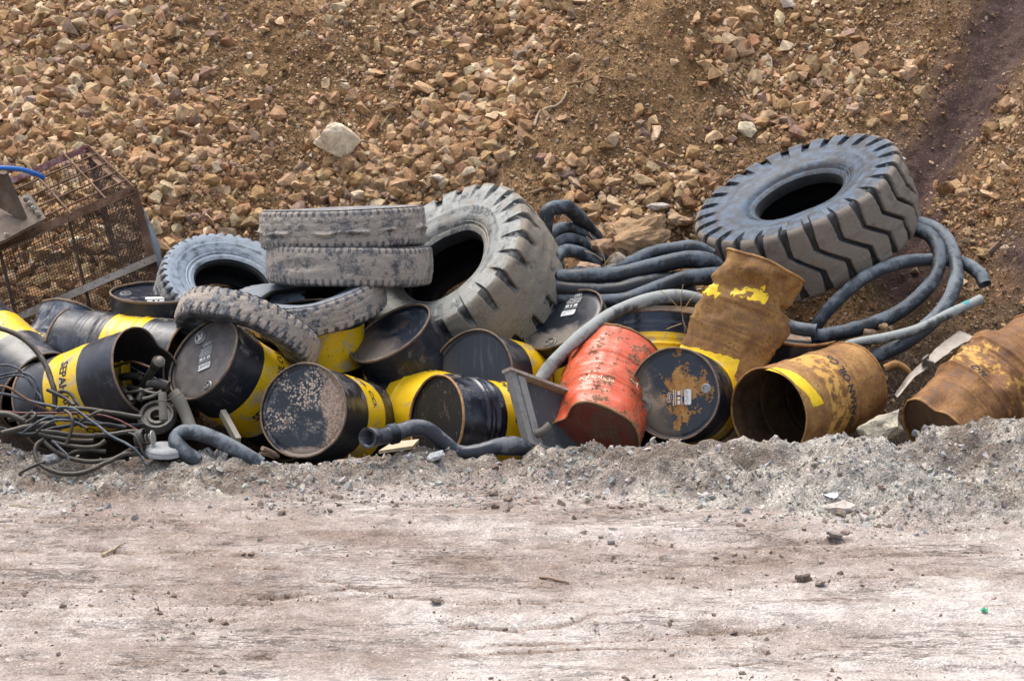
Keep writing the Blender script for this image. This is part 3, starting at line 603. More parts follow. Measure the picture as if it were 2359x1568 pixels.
    def _rim(s, zc, name="rim"):
        ph = np.arange(96) * 2 * math.pi / 96; t = np.arange(8) * 2 * math.pi / 8; rr = s.R + .002 + .0065 * np.cos(t); zz = zc + .0095 * np.sin(t) + (-.002 if zc < .1 else .002)
        G = np.stack([rr[None] * np.cos(ph)[:, None], rr[None] * np.sin(ph)[:, None], np.broadcast_to(zz, (96, 8))], -1); mb = MB(); mb.grid(s.deform(G), wrap_u=True, wrap_v=True, rest=G)
        mb.attr("wrap", G.reshape(-1, 3)); mb.build(name, s.rimmat, s.root)
    def _lid(s, z, mat, name="lid"):
        ph = np.arange(96) * 2 * math.pi / 96; rr = np.concatenate([np.linspace(0, .9, 16), np.linspace(.92, 1.0, 8)]) * (s.R - .004)
        zz = np.full_like(rr, z); q = rr / s.R; up = -1 if z < s.L / 2 else 1
        zz = zz - up * .004 * np.exp(-((q - .93) / .03) ** 2) - up * .002 * (1 - q ** 2)
        G = np.stack([rr[None] * np.cos(ph)[:, None], rr[None] * np.sin(ph)[:, None], np.broadcast_to(zz, (96, len(rr)))], -1); mb = MB(); s._add(mb, G); o = mb.build(name, mat, s.root)
        if name == "lid": s.lid = o; s.lidz = z
    def lidpt(s, x, y, h=.0): return s.deform(np.array((x, y, s.lidz))) * 1.0 + np.array((0, 0, -h))
    def bung(s, x, y, r=.036, mat=None, name="bung"):
        mb = MB(); ph = np.arange(28) * 2 * math.pi / 28; c = s.lidpt(x, y)
        prof = [(1.35, .0), (1.3, .006), (1.05, .008), (1.03, .016), (.86, .016), (.84, .006), (0.02, .006)]
        G = np.stack([np.stack([c[0] + r * k * np.cos(ph), c[1] + r * k * np.sin(ph), 0 * ph + c[2] - h], -1) for k, h in prof]); mb.grid(G, wrap_v=True)
        mb.box(c + np.array((0, 0, -.009)), (math.cos(1), math.sin(1), 0), (-math.sin(1), math.cos(1), 0), (0, 0, 1), r * .8, r * .13, .004)
        return mb.build(name, mat or BUNG, s.root, sharp=30)
    def find(s, u, v):
        """(phi, z) of the shell point seen at pixel (u,v)"""
        ph, z = np.meshgrid(np.linspace(-math.pi, math.pi, 181), np.linspace(0, s.L, 90), indexing='ij'); W = s.world(np.stack([s.R * np.cos(ph), s.R * np.sin(ph), z], -1)); a, b = project(W)
        n = np.cos(ph)[..., None] * s.X + np.sin(ph)[..., None] * s.Y; e = (a - u) ** 2 + (b - v) ** 2 + np.where((n @ s.d) > -.02, 1e9, 0); i = np.unravel_index(np.argmin(e), e.shape); return ph[i], z[i]
    def world(s, p): p = s.deform(p); return s.o + p[..., :1] * s.X + p[..., 1:2] * s.Y + p[..., 2:] * s.Z
    def text(s, body, u, v, h, img_angle, mat=None, zfix=None, offset=.03, wide=1.0, align='CENTER', lift=.0016, name="lettering"):
        V, F = text_mesh(body, h, offset, align); V = V.copy(); V[:, 0] *= wide; ph, z = s.find(u, v); z = zfix or z; best = None
        for sg in (1, -1):
            p0, p1 = (np.array(project(s.world(np.array((s.R * math.cos(ph + q), s.R * math.sin(ph + q), z))))) for q in (0, sg * .05)); t = p1 - p0
            sc = math.cos(math.atan2(t[1], t[0]) - math.radians(img_angle)); best = max(best, (sc, sg)) if best else (sc, sg)
        sg = best[1]; rad = s.R + lift + float(hoop_profile(np.array([z]), s.L, s.style)[0])
        # text direction +sg*phi; letter up = outward x text direction = sg * z axis
        f = ph + sg * V[:, 0] / s.R; zz = z + sg * V[:, 1]; rad = s.R + lift + hoop_profile(zz, s.L, s.style)
        G = np.stack([rad * np.cos(f), rad * np.sin(f), zz], -1); mb = MB(); mb.add(s.deform(G), F, G); mb.attr("wrap", np.stack([f * s.R, zz, 0 * f], -1)); return mb.build(name, mat or LETTER, s.body, smooth=False)
    def patch(s, u0, v0, u1, v1, dz, mat, name="tape", ragged=.006, seed=3, holes=0):
        """strip stuck round the shell between two seen points, dz wide along the axis"""
        (pa, za), (pb, zb) = s.find(u0, v0), s.find(u1, v1); d = (pb - pa + math.pi) % (2 * math.pi) - math.pi; n = 70; m_ = 12; f = pa + d * np.linspace(0, 1, n); zc = za + (zb - za) * np.linspace(0, 1, n); w = np.linspace(-.5, .5, m_)
        e = np.stack([f * 9, 0 * f, 0 * f], -1); lo = ragged * fbm(e, 4, seed); hi = ragged * fbm(e, 4, seed + 1)
        zz = zc[:, None] + w[None] * dz + np.where(w < 0, -w * 2, 0)[None] * lo[:, None] + np.where(w > 0, w * 2, 0)[None] * hi[:, None]; ff = np.broadcast_to(f[:, None], zz.shape) + .010 * fbm(np.stack([zz * 40, 0 * zz, 0 * zz], -1), 3, seed) * (np.abs(np.linspace(-1, 1, n)) > .9)[:, None]
        rad = s.R + .0022 + hoop_profile(zz, s.L, s.style); G = np.stack([rad * np.cos(ff), rad * np.sin(ff), zz], -1); mb = MB(); D = s.deform(G)
        keep = np.ones((n - 1, m_ - 1), bool)
        if holes: keep = fbm(np.stack([f[:-1, None] * 5 + 0 * w[None, :-1], zz[:-1, :-1] * 26, 0 * zz[:-1, :-1]], -1), 3, seed) > -holes
        F = [(i * m_ + j, (i + 1) * m_ + j, (i + 1) * m_ + j + 1, i * m_ + j + 1) for i in range(n - 1) for j in range(m_ - 1) if keep[i, j]]
        mb.add(D.reshape(-1, 3), F, G.reshape(-1, 3)); mb.attr("wrap", G.reshape(-1, 3)); return mb.build(name, mat, s.body)
    def print_on_lid(s, x, y, ang, sc=1.0, mat=None, box=True, rows=3, text=None):
        """printed panel on the lid: rounded white box, a ruled line, small blocks and rows of tiny text"""
        mb = MB(); ca, sa = math.cos(math.radians(ang)), math.sin(math.radians(ang))
        def quad(a, b, w, h):
            g = np.array([(a - w / 2, b - h / 2), (a + w / 2, b - h / 2), (a + w / 2, b + h / 2), (a - w / 2, b + h / 2)]) * sc; pts = [s.lidpt(x + ca * q[0] - sa * q[1], y + sa * q[0] + ca * q[1], .0052) for q in g]; mb.add(pts, [(0, 1, 2, 3)])
        if box:
            quad(0, 0, .062, .030); quad(0, 0, .068, .022)
        quad(-.018, .040, .018, .013); quad(.004, .040, .010, .013); quad(.023, .040, .016, .013); quad(0, .027, .066, .0022)
        rr = random.Random(5)
        for k in range(rows):
            xx = -.030
            while xx < .03:
                w = rr.uniform(.003, .009); quad(xx + w / 2, .056 + k * .0085, w, .0034); xx += w + .0022
        for t in np.linspace(0, 2 * math.pi, 15)[:-1]: quad(.0 + .020 * math.cos(t), .056 + rows * .0085 + .010 + .009 * math.sin(t), .0045, .0024)
        for t in (-.009, -.003, .003, .009): quad(t, .056 + rows * .0085 + .010, .004, .006)
        o = mb.build("lid_print", mat or WHITE, s.lid, smooth=False)
        if text:
            V, F = text_mesh(text, .016 * sc, .0, 'CENTER'); pts = [s.lidpt(x + ca * q[0] + sa * (q[1] - .005), y + sa * q[0] - ca * (q[1] - .005), .0064) for q in V]; m2 = MB(); m2.add(pts, F); m2.build("print_text", LETTER, o, smooth=False)
        return o
_tc = {}
def text_mesh(body, h, offset=.02, align='CENTER'):
    k = (body, offset, align)
    if k not in _tc:
        c = bpy.data.curves.new("lettering_curve", 'FONT'); c.body = body; c.size = 1.0; c.offset = offset; c.align_x = align; c.align_y = 'CENTER'; c.fill_mode = 'FRONT'; c.resolution_u = 3
        o = bpy.data.objects.new("lettering_curve", c); COL.objects.link(o); dg = bpy.context.evaluated_depsgraph_get(); me = o.evaluated_get(dg).to_mesh()
        V = np.array([q.co[:] for q in me.vertices]) if len(me.vertices) else np.zeros((1, 3)); F = [tuple(p.vertices) for p in me.polygons]; o.evaluated_get(dg).to_mesh_clear(); bpy.data.objects.remove(o); bpy.data.curves.remove(c)
        V[:, 1] -= (V[:, 1].max() + V[:, 1].min()) / 2; V[:, :] /= max(1e-6, V[:, 1].max() - V[:, 1].min()); _tc[k] = (V, F)
    V, F = _tc[k]; return V * h, F
BLK = dict(paint=(.010, .012, .017))
Y3 = ((L0 * .345 + .008, L0 * .655 - .008),)

# --- lids with marks of their own
def lid_spots(m, col, rough, rest, X, Y, lo, mid, hi, fine):      # dried mud drops, mud washed over the right side
    wr = m.new('ShaderNodeVectorMath', operation='ADD'); m.put(wr.inputs[0], rest); ds = m.new('ShaderNodeVectorMath', operation='SCALE'); m.put(ds.inputs[0], m.noise(rest, 60, 3, .6, out='Color')); ds.inputs[3].default_value = .012; m.put(wr.inputs[1], ds.outputs[0]); vd = m.voro(wr.outputs[0], 62); vc = m.sep(m.voro(wr.outputs[0], 62, out='Color'))[0]; sp = m.math('MULTIPLY', m.rng(m.math('SUBTRACT', vd, m.math('MULTIPLY', vc, .18)), .38, .33), m.rng(vc, .22, .28)); zone = m.rng(m.noise(rest, 5, 3, .5), .40, .55); zone = m.math('MULTIPLY', zone, m.rng(Y, .16, .06))
    sp = m.math('MULTIPLY', sp, zone); wash = m.rng(m.math('ADD', X, m.math('MULTIPLY', m.math('SUBTRACT', mid, .5), .26)), .115, .165);
    mud = m.mix(m.rng(hi, .35, .65), (.17, .115, .08), (.42, .31, .24)); c = m.mix(m.rng(m.noise(rest, 9, 6, .7), .5, .66, 0, .45), (.010, .012, .018), (.20, .19, .19)); c = m.mix(sp, c, (.42, .345, .27)); c = m.mix(m.math('MULTIPLY', wash, .92), c, mud)
    low = m.rng(m.math('ADD', Y, m.math('MULTIPLY', m.math('SUBTRACT', hi, .5), .08)), .215, .245); c = m.mix(m.math('MULTIPLY', low, .9), c, (.34, .26, .20))
    rs_ = m.math('MULTIPLY', m.rng(m.noise(rest, 8, 6, .7), .60, .64), m.rng(X, .06, -.02)); c = m.mix(m.math('MULTIPLY', rs_, .8), c, (.26, .12, .05))
    a = m.math('MAXIMUM', sp, wash); return c, m.rng(a, 0, 1, .3, .9), m.math('MULTIPLY', m.math('ADD', a, m.math('MULTIPLY', m.math('MULTIPLY', wash, hi), 2.0)), .8)
def lid_rust_patch(m, col, rough, rest, X, Y, lo, mid, hi, fine):   # orange rust islands, pale dirt on the left
    g = m.math('SUBTRACT', 1.0, m.math('MULTIPLY', m.math('ADD', m.math('POWER', m.math('ABSOLUTE', m.math('SUBTRACT', X, .02)), 1.0), m.math('MULTIPLY', m.math('ABSOLUTE', m.math('ADD', Y, .0)), .8)), 4.2))
    k = m.math('ADD', m.math('MULTIPLY', g, .16), m.math('ADD', m.math('MULTIPLY', m.noise(rest, 7, 6, .62), .75), m.math('MULTIPLY', m.math('SUBTRACT', hi, .5), .2))); rm = m.rng(k, .435, .455)
    rc = m.ramp(m.noise(rest, 24, 7, .7), [(.32, (.15, .06, .016)), (.5, (.31, .145, .03)), (.7, (.40, .24, .09))]); c = m.mix(m.rng(mid, .5, .7, 0, .3), (.010, .013, .020), (.06, .07, .09))
    dirt = m.rng(m.math('ADD', m.math('SUBTRACT', m.math('MULTIPLY', Y, .45), X), m.math('MULTIPLY', m.math('SUBTRACT', mid, .5), .25)), .05, .16); c = m.mix(m.math('MULTIPLY', rm, .95), c, rc)
    pale = m.math('MULTIPLY', m.rng(m.noise(rest, 6, 6, .65), .44, .6), m.rng(X, .06, -.02)); c = m.mix(m.math('MULTIPLY', dirt, .93), c, m.mix(m.math('MULTIPLY', pale, m.rng(Y, .2, -.1)), (.105, .088, .068), (.38, .315, .23)))
    return c, m.math('MAXIMUM', m.math('MULTIPLY', rm, .85), m.rng(dirt, 0, 1, .3, .8)), m.math('MULTIPLY', rm, .5)
def lid_grey(m, col, rough, rest, X, Y, lo, mid, hi, fine):
    c = m.mix(m.rng(mid, .35, .68), (.060, .052, .050), (.115, .098, .092)); c = m.mix(m.rng(hi, .62, .72, 0, .5), c, (.035, .03, .028)); return c, .62, None
def lid_half_dust(m, col, rough, rest, X, Y, lo, mid, hi, fine):
    q = m.math('ADD', m.math('ADD', m.math('MULTIPLY', X, -.9), m.math('MULTIPLY', Y, .35)), m.math('MULTIPLY', m.math('SUBTRACT', mid, .5), .35)); d = m.rng(q, -.04, .10)
    st = m.rng(m.noise(m.mapping(rest, (38, 9, 1)), 1, 6, .7), .52, .72, 0, .5); c = m.mix(st, (.011, .016, .026), (.16, .17, .185)); c = m.mix(m.math('MULTIPLY', d, .8), c, m.mix(hi, (.10, .082, .068), (.21, .165, .13)))
    low = m.rng(m.math('ADD', m.math('ADD', m.math('MULTIPLY', Y, .9), m.math('MULTIPLY', X, -.45)), m.math('MULTIPLY', m.math('SUBTRACT', hi, .5), .09)), .225, .262); c = m.mix(low, c, (.36, .29, .225))
    hole = m.rng(m.math('ADD', m.math('ABSOLUTE', m.math('SUBTRACT', X, .085)), m.math('ABSOLUTE', m.math('ADD', Y, .06))), .075, .045); c = m.mix(m.math('MULTIPLY', hole, .7), c, (.06, .038, .028)); return c, m.rng(d, 0, 1, .30, .75), None
def lid_streaks(m, col, rough, rest, X, Y, lo, mid, hi, fine):
    st = m.noise(m.mapping(rest, (26, 4, 1)), 1, 5, .6); c = m.mix(m.rng(st, .52, .72, 0, .5), (.012, .015, .021), (.09, .085, .09)); c = m.mix(m.rng(m.math('SUBTRACT', m.math('MULTIPLY', X, -1), .16), -.06, .1, 0, .5), c, (.10, .075, .055))
    c = m.mix(m.rng(m.noise(m.mapping(rest, (14, 40, 1)), 1, 4, .6), .70, .74, 0, .7), c, (.34, .29, .24)); return c, .36, None
def lid_scratch(m, col, rough, rest, X, Y, lo, mid, hi, fine):
    st = m.noise(m.mapping(rest, (24, 3.5, 1)), 1, 6, .66); c = m.mix(m.rng(st, .62, .70, 0, .75), (.007, .007, .008), (.21, .10, .045)); sc = m.noise(m.mapping(rest, (70, 14, 1)), 1, 4, .7)
    c = m.mix(m.rng(sc, .64, .68, 0, .7), c, (.26, .25, .21)); ch = m.math('MULTIPLY', m.rng(m.noise(rest, 16, 7, .75), .60, .66), m.rng(Y, .10, -.12)); c = m.mix(m.math('MULTIPLY', ch, .7), c, (.20, .18, .13)); return c, .55, None
def lid_dust_low(m, col, rough, rest, X, Y, lo, mid, hi, fine):
    q = m.math('ADD', m.math('ADD', Y, m.math('MULTIPLY', X, -.3)), m.math('MULTIPLY', m.math('SUBTRACT', mid, .5), .4)); d = m.rng(q, .02, .16); c = m.mix(m.rng(mid, .55, .7, 0, .3), (.010, .013, .021), (.10, .11, .13))
    return m.mix(m.math('MULTIPLY', d, .85), c, m.mix(hi, (.13, .11, .09), (.26, .22, .17))), m.rng(d, 0, 1, .3, .8), None
def lid_tan(m, col, rough, rest, X, Y, lo, mid, hi, fine):
    c = m.mix(m.rng(mid, .42, .62), (.42, .33, .24), (.34, .19, .085)); c = m.mix(m.rng(hi, .62, .70, 0, .6), c, (.58, .48, .37)); return c, .85, None
def lid_grit(m, col, rough, rest, X, Y, lo, mid, hi, fine):
    d = m.rng(m.math('ADD', m.math('MULTIPLY', X, -.8), m.math('MULTIPLY', m.math('SUBTRACT', mid, .5), .5)), -.15, .0); c = m.mix(d, (.014, .02, .036), m.mix(hi, (.25, .20, .15), (.44, .38, .31)))
    rr = m.rng(m.noise(rest, 8, 6, .7), .56, .6); return m.mix(m.math('MULTIPLY', rr, .85), c, (.34, .16, .06)), m.rng(d, 0, 1, .3, .9), None

# ------------------------------------------------------------------ the drums, front ones first
G_D = "discarded oil drums"
# spotted lid, front
d = Drum("black drum with a yellow band, its lid spattered with dried mud drops", 698, 945, -.60, 15, .895, drum_mat("drum_spotted", **BLK, bands=((.34, .60),), dust=.30, rust=.02, scratch=1.0),
    lidmat=drum_mat("lid_spotted", **BLK, rust=0, dust=0, scratch=0, blue=0, lid=lid_spots), style="plain", wobble=.004, seed=3, dents=((200, .0, .2, .1, .006),), group=None)
d.text("SEPAHAN OIL CO.", 866, 942, .055, 84, align="RIGHT")
# grey lid with printed panel
d = Drum("black and yellow drum with a printed matt grey lid under the diagonal truck tyre", 468, 826, -.18, 33, .56, drum_mat("drum_grey_lid", **BLK, bands=((.25, .54),), dust=.33, rust=.03, scratch=.9),
    lidmat=drum_mat("lid_grey", **BLK, rust=0, dust=.12, scratch=0, blue=0, lid=lid_grey), style="plain", seed=5, wobble=.005, dents=((-100, 0, .12, .10, .012),))
d.bung(-.035, -.205, .036); d.bung(.03, .225, .024); d.print_on_lid(.0, .055, 188, 1.55, text="OHMST", rows=5)
d.text("SEPAHAN OIL CO.", 586, 966, .058, -60, align="LEFT", wide=.9)
# open glossy drum
d = Drum("glossy black drum with three ribs, a yellow band and a rust rimmed scratched lid", 1006, 966, -.40, 5, .60, drum_mat("drum_glossy", paint=(.006, .007, .013), bands=((.34, .66),), dust=.12, rust=.14, scratch=.35, blue=.5, gloss=.2, wear=.05),
    style="ribs", seed=8, wobble=.004, rimmat=rust_mat("rim_orange", ((.10, .05, .02), (.27, .135, .05), (.40, .24, .10)), .1), lidmat=drum_mat("lid_scratched", **BLK, rust=0, dust=0, scratch=0, blue=0, lid=lid_scratch), R=.276, dents=((-60, .10, .08, .06, .012),), L=.80)
d.text("SEPAHAN OIL", 1170, 893, .06, 75, wide=1.1)
# orange drum
ORG = dict(paint=(.54, .085, .032), dust=.26, dust_col=(.40, .20, .13), rust=.60, scratch=.35, blue=.6, bloom=(.64, .24, .16), gloss=.30, rustcol=((.045, .024, .012), (.13, .062, .026), (.24, .13, .05)))
d = Drum("dented orange drum lying with its crumpled end low on the gravel bank", 1366, 1016, -.42, -75, .80, drum_mat("drum_orange", **ORG), lidmat=drum_mat("lid_orange", paint=(.13, .024, .016), dust=.85, dust_col=(.095, .050, .032), rust=.58, scratch=.2, blue=0, rustcol=((.03, .018, .012), (.08, .042, .024), (.14, .075, .035))),
    style="mid", seed=12, wobble=.012, rimmat=rust_mat("rim_brown", ((.06, .035, .018), (.15, .085, .035), (.25, .14, .06)), .2), R=.288,
    dents=((-135, .02, .075, .09, .055), (-60, .0, .10, .08, .015), (-90, .16, .12, .04, .014), (-70, .30, .08, .05, .008)), hoopk=1.25)
d.bung(-.175, .10, .034, BUNG_D)
PWH = flat_mat("worn_white_print", (.72, .60, .42), .6, 0, .42, (.50, .15, .08), 45)
d.text("دنا پارس", 1372, 868, .055, 15, mat=PWH, name="worn_print"); d.text("~4.", 1462, 882, .05, 35, mat=PWH, name="worn_print")
# rust patched lid
d = Drum("black drum facing out with orange rust patches, pale dirt and two bungs on its lid", 1553, 907, -.24, 14, .955, drum_mat("drum_patched", **BLK, bands=((.36, .56),), dust=.22, rust=.05, scratch=.8),
    lidmat=drum_mat("lid_patched", **BLK, rust=0, dust=0, scratch=0, blue=0, lid=lid_rust_patch), style="beads", seed=15, wobble=.003, L=.60)
d.bung(-.21, .07, .040, BUNG_D); d.bung(.205, -.03, .024); d.print_on_lid(.085, .02, 90, 1.45, rows=2, text="سپاهان ۱۰")
# rusty open drum
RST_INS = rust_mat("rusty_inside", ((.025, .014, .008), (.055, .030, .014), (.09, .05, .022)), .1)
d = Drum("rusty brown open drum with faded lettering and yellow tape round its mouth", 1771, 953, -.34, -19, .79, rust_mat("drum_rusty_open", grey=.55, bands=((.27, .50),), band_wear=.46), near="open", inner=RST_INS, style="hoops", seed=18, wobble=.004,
    rimmat=RUST, dents=((60, .9, .1, .05, .015),))
d.patch(1772, 860, 1886, 934, .105, TAPE, "yellow_tape", seed=5); d.text("SEPAHAN OIL Co.", 1950, 988, .068, -103, mat=LETTER_W, align="LEFT", wide=.80)
# crushed rusty drum, upright
d = Drum("tall crushed rusty drum with torn yellow tape standing bent before a loader tyre", 1650, 860, .22, -66, .16, rust_mat("drum_crushed", ((.060, .028, .011), (.155, .074, .022), (.26, .145, .042)), .3), style="hoops", seed=21, wobble=.012, rimmat=RUST, L=.77, R=.235,
    squash=((90, .66, -.2, .70, .16), (90, .30, .70, 1.2, .1), (0, .16, .46, .72, .08)), folds=(.070, 4.2, 1.7, .26, .74), dents=((-98, .60, .10, .05, .085), (-60, .70, .06, .04, .04), (-130, .52, .09, .05, .05), (0, .55, .09, .030, .075), (10, .47, .10, .03, .03), (-20, .86, .05, .06, .04), (-90, .44, .14, .02, .022), (180, .52, .08, .035, .075), (170, .40, .06, .03, .035), (-120, .70, .05, .10, .03), (-85, .27, .2, .012, .010), (-85, .16, .2, .010, .007)))
d.patch(1612, 668, 1772, 676, .085, TAPE, "torn_yellow_tape", ragged=.020, seed=9, holes=.22); d.patch(1558, 812, 1697, 848, .11, TAPE, "yellow_tape", seed=12); d.text("210 KG", 1722, 737, .060, 6, mat=flat_mat("faint_lettering", (.022, .026, .035), .7, 0, .95, (.20, .11, .036), 45))
# far right crushed drum
d = Drum("crushed rusty brown drum half sunk in the gravel bank at the photo's edge", 2158, 1003, -.42, -38, .52, rust_mat("drum_crushed_low", ((.045, .020, .010), (.135, .058, .019), (.24, .120, .040)), .3, bands=((.36, .64),), band_wear=.53), style="mid", seed=26, wobble=.012, rimmat=RUST, hoopk=1.0, L=1.0,
    lidmat=rust_mat("lid_brown", ((.035, .02, .013), (.07, .038, .02), (.11, .06, .03)), .05), folds=(.080, 4.0, 1.7, .34, .74), dents=((-95, .0, .12, .12, .075), (-20, .55, .14, .09, .085), (40, .45, .12, .10, .06), (-70, .42, .08, .05, .03)), squash=((-60, .18, .3, .8, .1),))
d.text("OIL", 2255, 855, .06, 60, mat=LETTER_W)
# open drum of scrap at the left
d = Drum("open black and yellow drum with scrap in its mouth, behind the hose tangle", 334, 856, -.26, 160, .655, drum_mat("drum_scrap", paint=(.014, .016, .022), bands=((.32, .61),), dust=.22, rust=.03, scratch=.6, blue=.6), near="open", style="plain", seed=31, wobble=.004,
    dents=((-60, 0, .10, .16, .05), (-20, 0, .12, .12, -.02)))
d.text("SEPAHAN OIL CO.", 152, 832, .062, 80, wide=.95, align="LEFT")
# leftmost drum
d = Drum("battered open black and yellow drum at the left edge above the scrap drum", 88, 902, .34, 222, .66, drum_mat("drum_edge", **BLK, bands=((.30, .56),), dust=.22, rust=.10, scratch=1.0, blue=.8), near="open", style="plain", seed=34, wobble=.006)
d.text("OIL CO.", 42, 775, .06, 12, align="RIGHT", zfix=.43)
# dented blue-grey drum under the cage
d = Drum("dented blue grey drum with a faded yellow band, leaning under the rusty cage", 98, 925, .60, -64.5, .30, drum_mat("drum_leaning", paint=(.022, .032, .055), bands=((.16, .37),), dust=.44, dust_col=(.30, .30, .31), rust=.12, scratch=.8, blue=.9, wear=.3), style="hoops", seed=37, wobble=.010, L=.62,
    dents=((-110, .40, .10, .07, .03), (-60, .34, .14, .04, .03), (-150, .5, .1, .12, .03)))
d.text("SEPAHAN", 88, 775, .06, 5, wide=.9, align="LEFT", mat=flat_mat("faded_lettering", (.08, .08, .08), .7, 0, .38, (.62, .40, .06), 55))
# drum lying behind the scrap drum
d = Drum("black drum with a yellow band lying just behind the scrap filled drum", 436, 842, .26, 187, .56, drum_mat("drum_lying", **BLK, bands=((.26, .54),), dust=.30, rust=.02, scratch=.7, blue=.9), near="open", style="mid", seed=40, wobble=.005, L=.94)
# upright at left with printed lid
d = Drum("upright black drum with white print on its flat lid beside the cage", 357, 675, .72, 90, .235, drum_mat("drum_upright", **BLK, dust=.22, rust=.02, scratch=.5), lidmat=drum_mat("lid_dark_blue", paint=(.008, .012, .024), dust=.10, rust=.01, scratch=.3, gloss=.22, blue=.3), style="plain", seed=44, L=.80)
d.bung(-.19, -.02, .030); d.print_on_lid(.0, .10, 0, 1.9, rows=3)
d = Drum("dark drum lid seen through the hole of the pale toothed truck tyre", 560, 688, 1.0, 88, .30, drum_mat("drum_under_tyre", **BLK, dust=.2, rust=.03), lidmat=drum_mat("lid_under_tyre", paint=(.008, .011, .018), dust=.14, rust=.02, gloss=.22), style="plain", seed=45, L=.5)
# small dark drum end behind the leaning one
d = Drum("small dark blue drum end showing between two banded drums below the cage", 132, 800, .55, 62, .35, drum_mat("drum_dark_blue", paint=(.012, .020, .040), dust=.2, rust=.06, scratch=.6, blue=.8), style="plain", seed=46, L=.45)
# yellow banded upright in the middle
d = Drum("upright drum with a wide yellow band standing shaded under the stacked truck tyres", 738, 716, .55, 90, .24, drum_mat("drum_shaded", **BLK, bands=((.07, .345),), dust=.16, rust=.05, scratch=.3, wear=.18), style="plain", seed=49, L=.72)
# tilted drum with half dusty lid
d = Drum("tipped black drum, its plain lid half covered in brown dust, below the middle tyre", 899, 768, .34, 57, .42, drum_mat("drum_tipped", **BLK, dust=.30, rust=.02, scratch=.6), lidmat=drum_mat("lid_half_dust", **BLK, rust=0, dust=0, scratch=0, blue=0, lid=lid_half_dust), style="plain", seed=52, wobble=.004, L=.8)
# large dark lid
d = Drum("black and yellow drum with a clean streaked dark lid, just left of the radiator", 1089, 862, .08, 15, .87, drum_mat("drum_dark_lid", **BLK, bands=((.28, .56),), dust=.20, rust=.05, scratch=.7), lidmat=drum_mat("lid_streaks", **BLK, rust=0, dust=0, scratch=0, blue=0, lid=lid_streaks), style="plain", seed=55, dents=((-110, 0, .14, .1, .010),))
# black and yellow lying behind the glossy one
d = Drum("black drum with a clean wide yellow band lying behind the glossy ribbed drum", 1105, 986, -.24, 196, .75, drum_mat("drum_clean_band", **BLK, bands=((.36, .66),), dust=.16, rust=.02, scratch=.9, wear=.06), style="none", seed=58, wobble=.003)
d.text("SEPAHAN OIL CO.", 978, 858, .06, 190, align="RIGHT")
# heart dented lid
d = Drum("black drum with a buckled heart shaped lid bearing white print, beside the middle loader tyre", 1296, 737, .62, 57, .50, drum_mat("drum_buckled", **BLK, dust=.42, dust_col=(.16, .135, .11), rust=.05, scratch=.4), lidmat=drum_mat("lid_buckled", **BLK, rust=0, dust=0, scratch=0, blue=0, lid=lid_dust_low), style="plain", seed=61, wobble=.006,
    dents=((-118, 0, .07, .25, .085), (100, 0, .2, .1, .012)), L=.75)
d.bung(-.10, .185, .036, BUNG_D); d.print_on_lid(.035, -.075, 205, 1.7, rows=4, text="دیزل")
# part hidden drum behind the grey hose
d = Drum("black drum with a yellow band wedged under the pale grey hose behind the orange drum", 1425, 905, .38, 198, .70, drum_mat("drum_wedged", **BLK, bands=((.26, .56),), dust=.3, rust=.06, scratch=.8), style="plain", seed=64)
# two uprights behind the orange drum
d = Drum("upright drum with a tan rusty lid, behind the crushed drum and under the pale hose", 1538, 719, .95, 90, .22, drum_mat("drum_tan_lid", **BLK, dust=.3, rust=.12), lidmat=drum_mat("lid_tan", paint=(.3, .2, .1), rust=0, dust=0, scratch=0, blue=0, lid=lid_tan), style="plain", seed=67, L=.6, rimmat=RUST); d.bung(-.19, .10, .03, BUNG_D)
d = Drum("dark ribbed drum leaning back between the orange drum and the crushed drum", 1508, 950, .52, -90, .18, drum_mat("drum_leaning_dark", paint=(.012, .017, .030), dust=.36, dust_col=(.13, .125, .13), rust=.03, scratch=.5, blue=.9, bands=((.24, .48),)), style="beads", seed=70, L=.62)
# dented upright at right
d = Drum("black drum with a rust edged, grit covered lid right of the crushed drum", 1826, 775, .66, 93, .20, drum_mat("drum_grit_lid", **BLK, dust=.38, dust_col=(.24, .205, .165), rust=.08, scratch=.5), lidmat=drum_mat("lid_grit", **BLK, rust=0, dust=0, scratch=0, blue=0, lid=lid_grit), style="hoops", seed=73, wobble=.008, rimmat=rust_mat("rim_orange_brown", ((.10, .045, .015), (.26, .12, .035), (.36, .19, .07)), .1),
    dents=((120, 0, .12, .2, .05), (200, .1, .15, .3, .03)), R=.288, L=.42)
d = Drum("dark drum rim showing just behind the crushed rusty drum", 1722, 752, .85, 90, .22, drum_mat("drum_behind", paint=(.012, .02, .036), dust=.25, rust=.05), style="plain", seed=76, L=.5, R=.20)

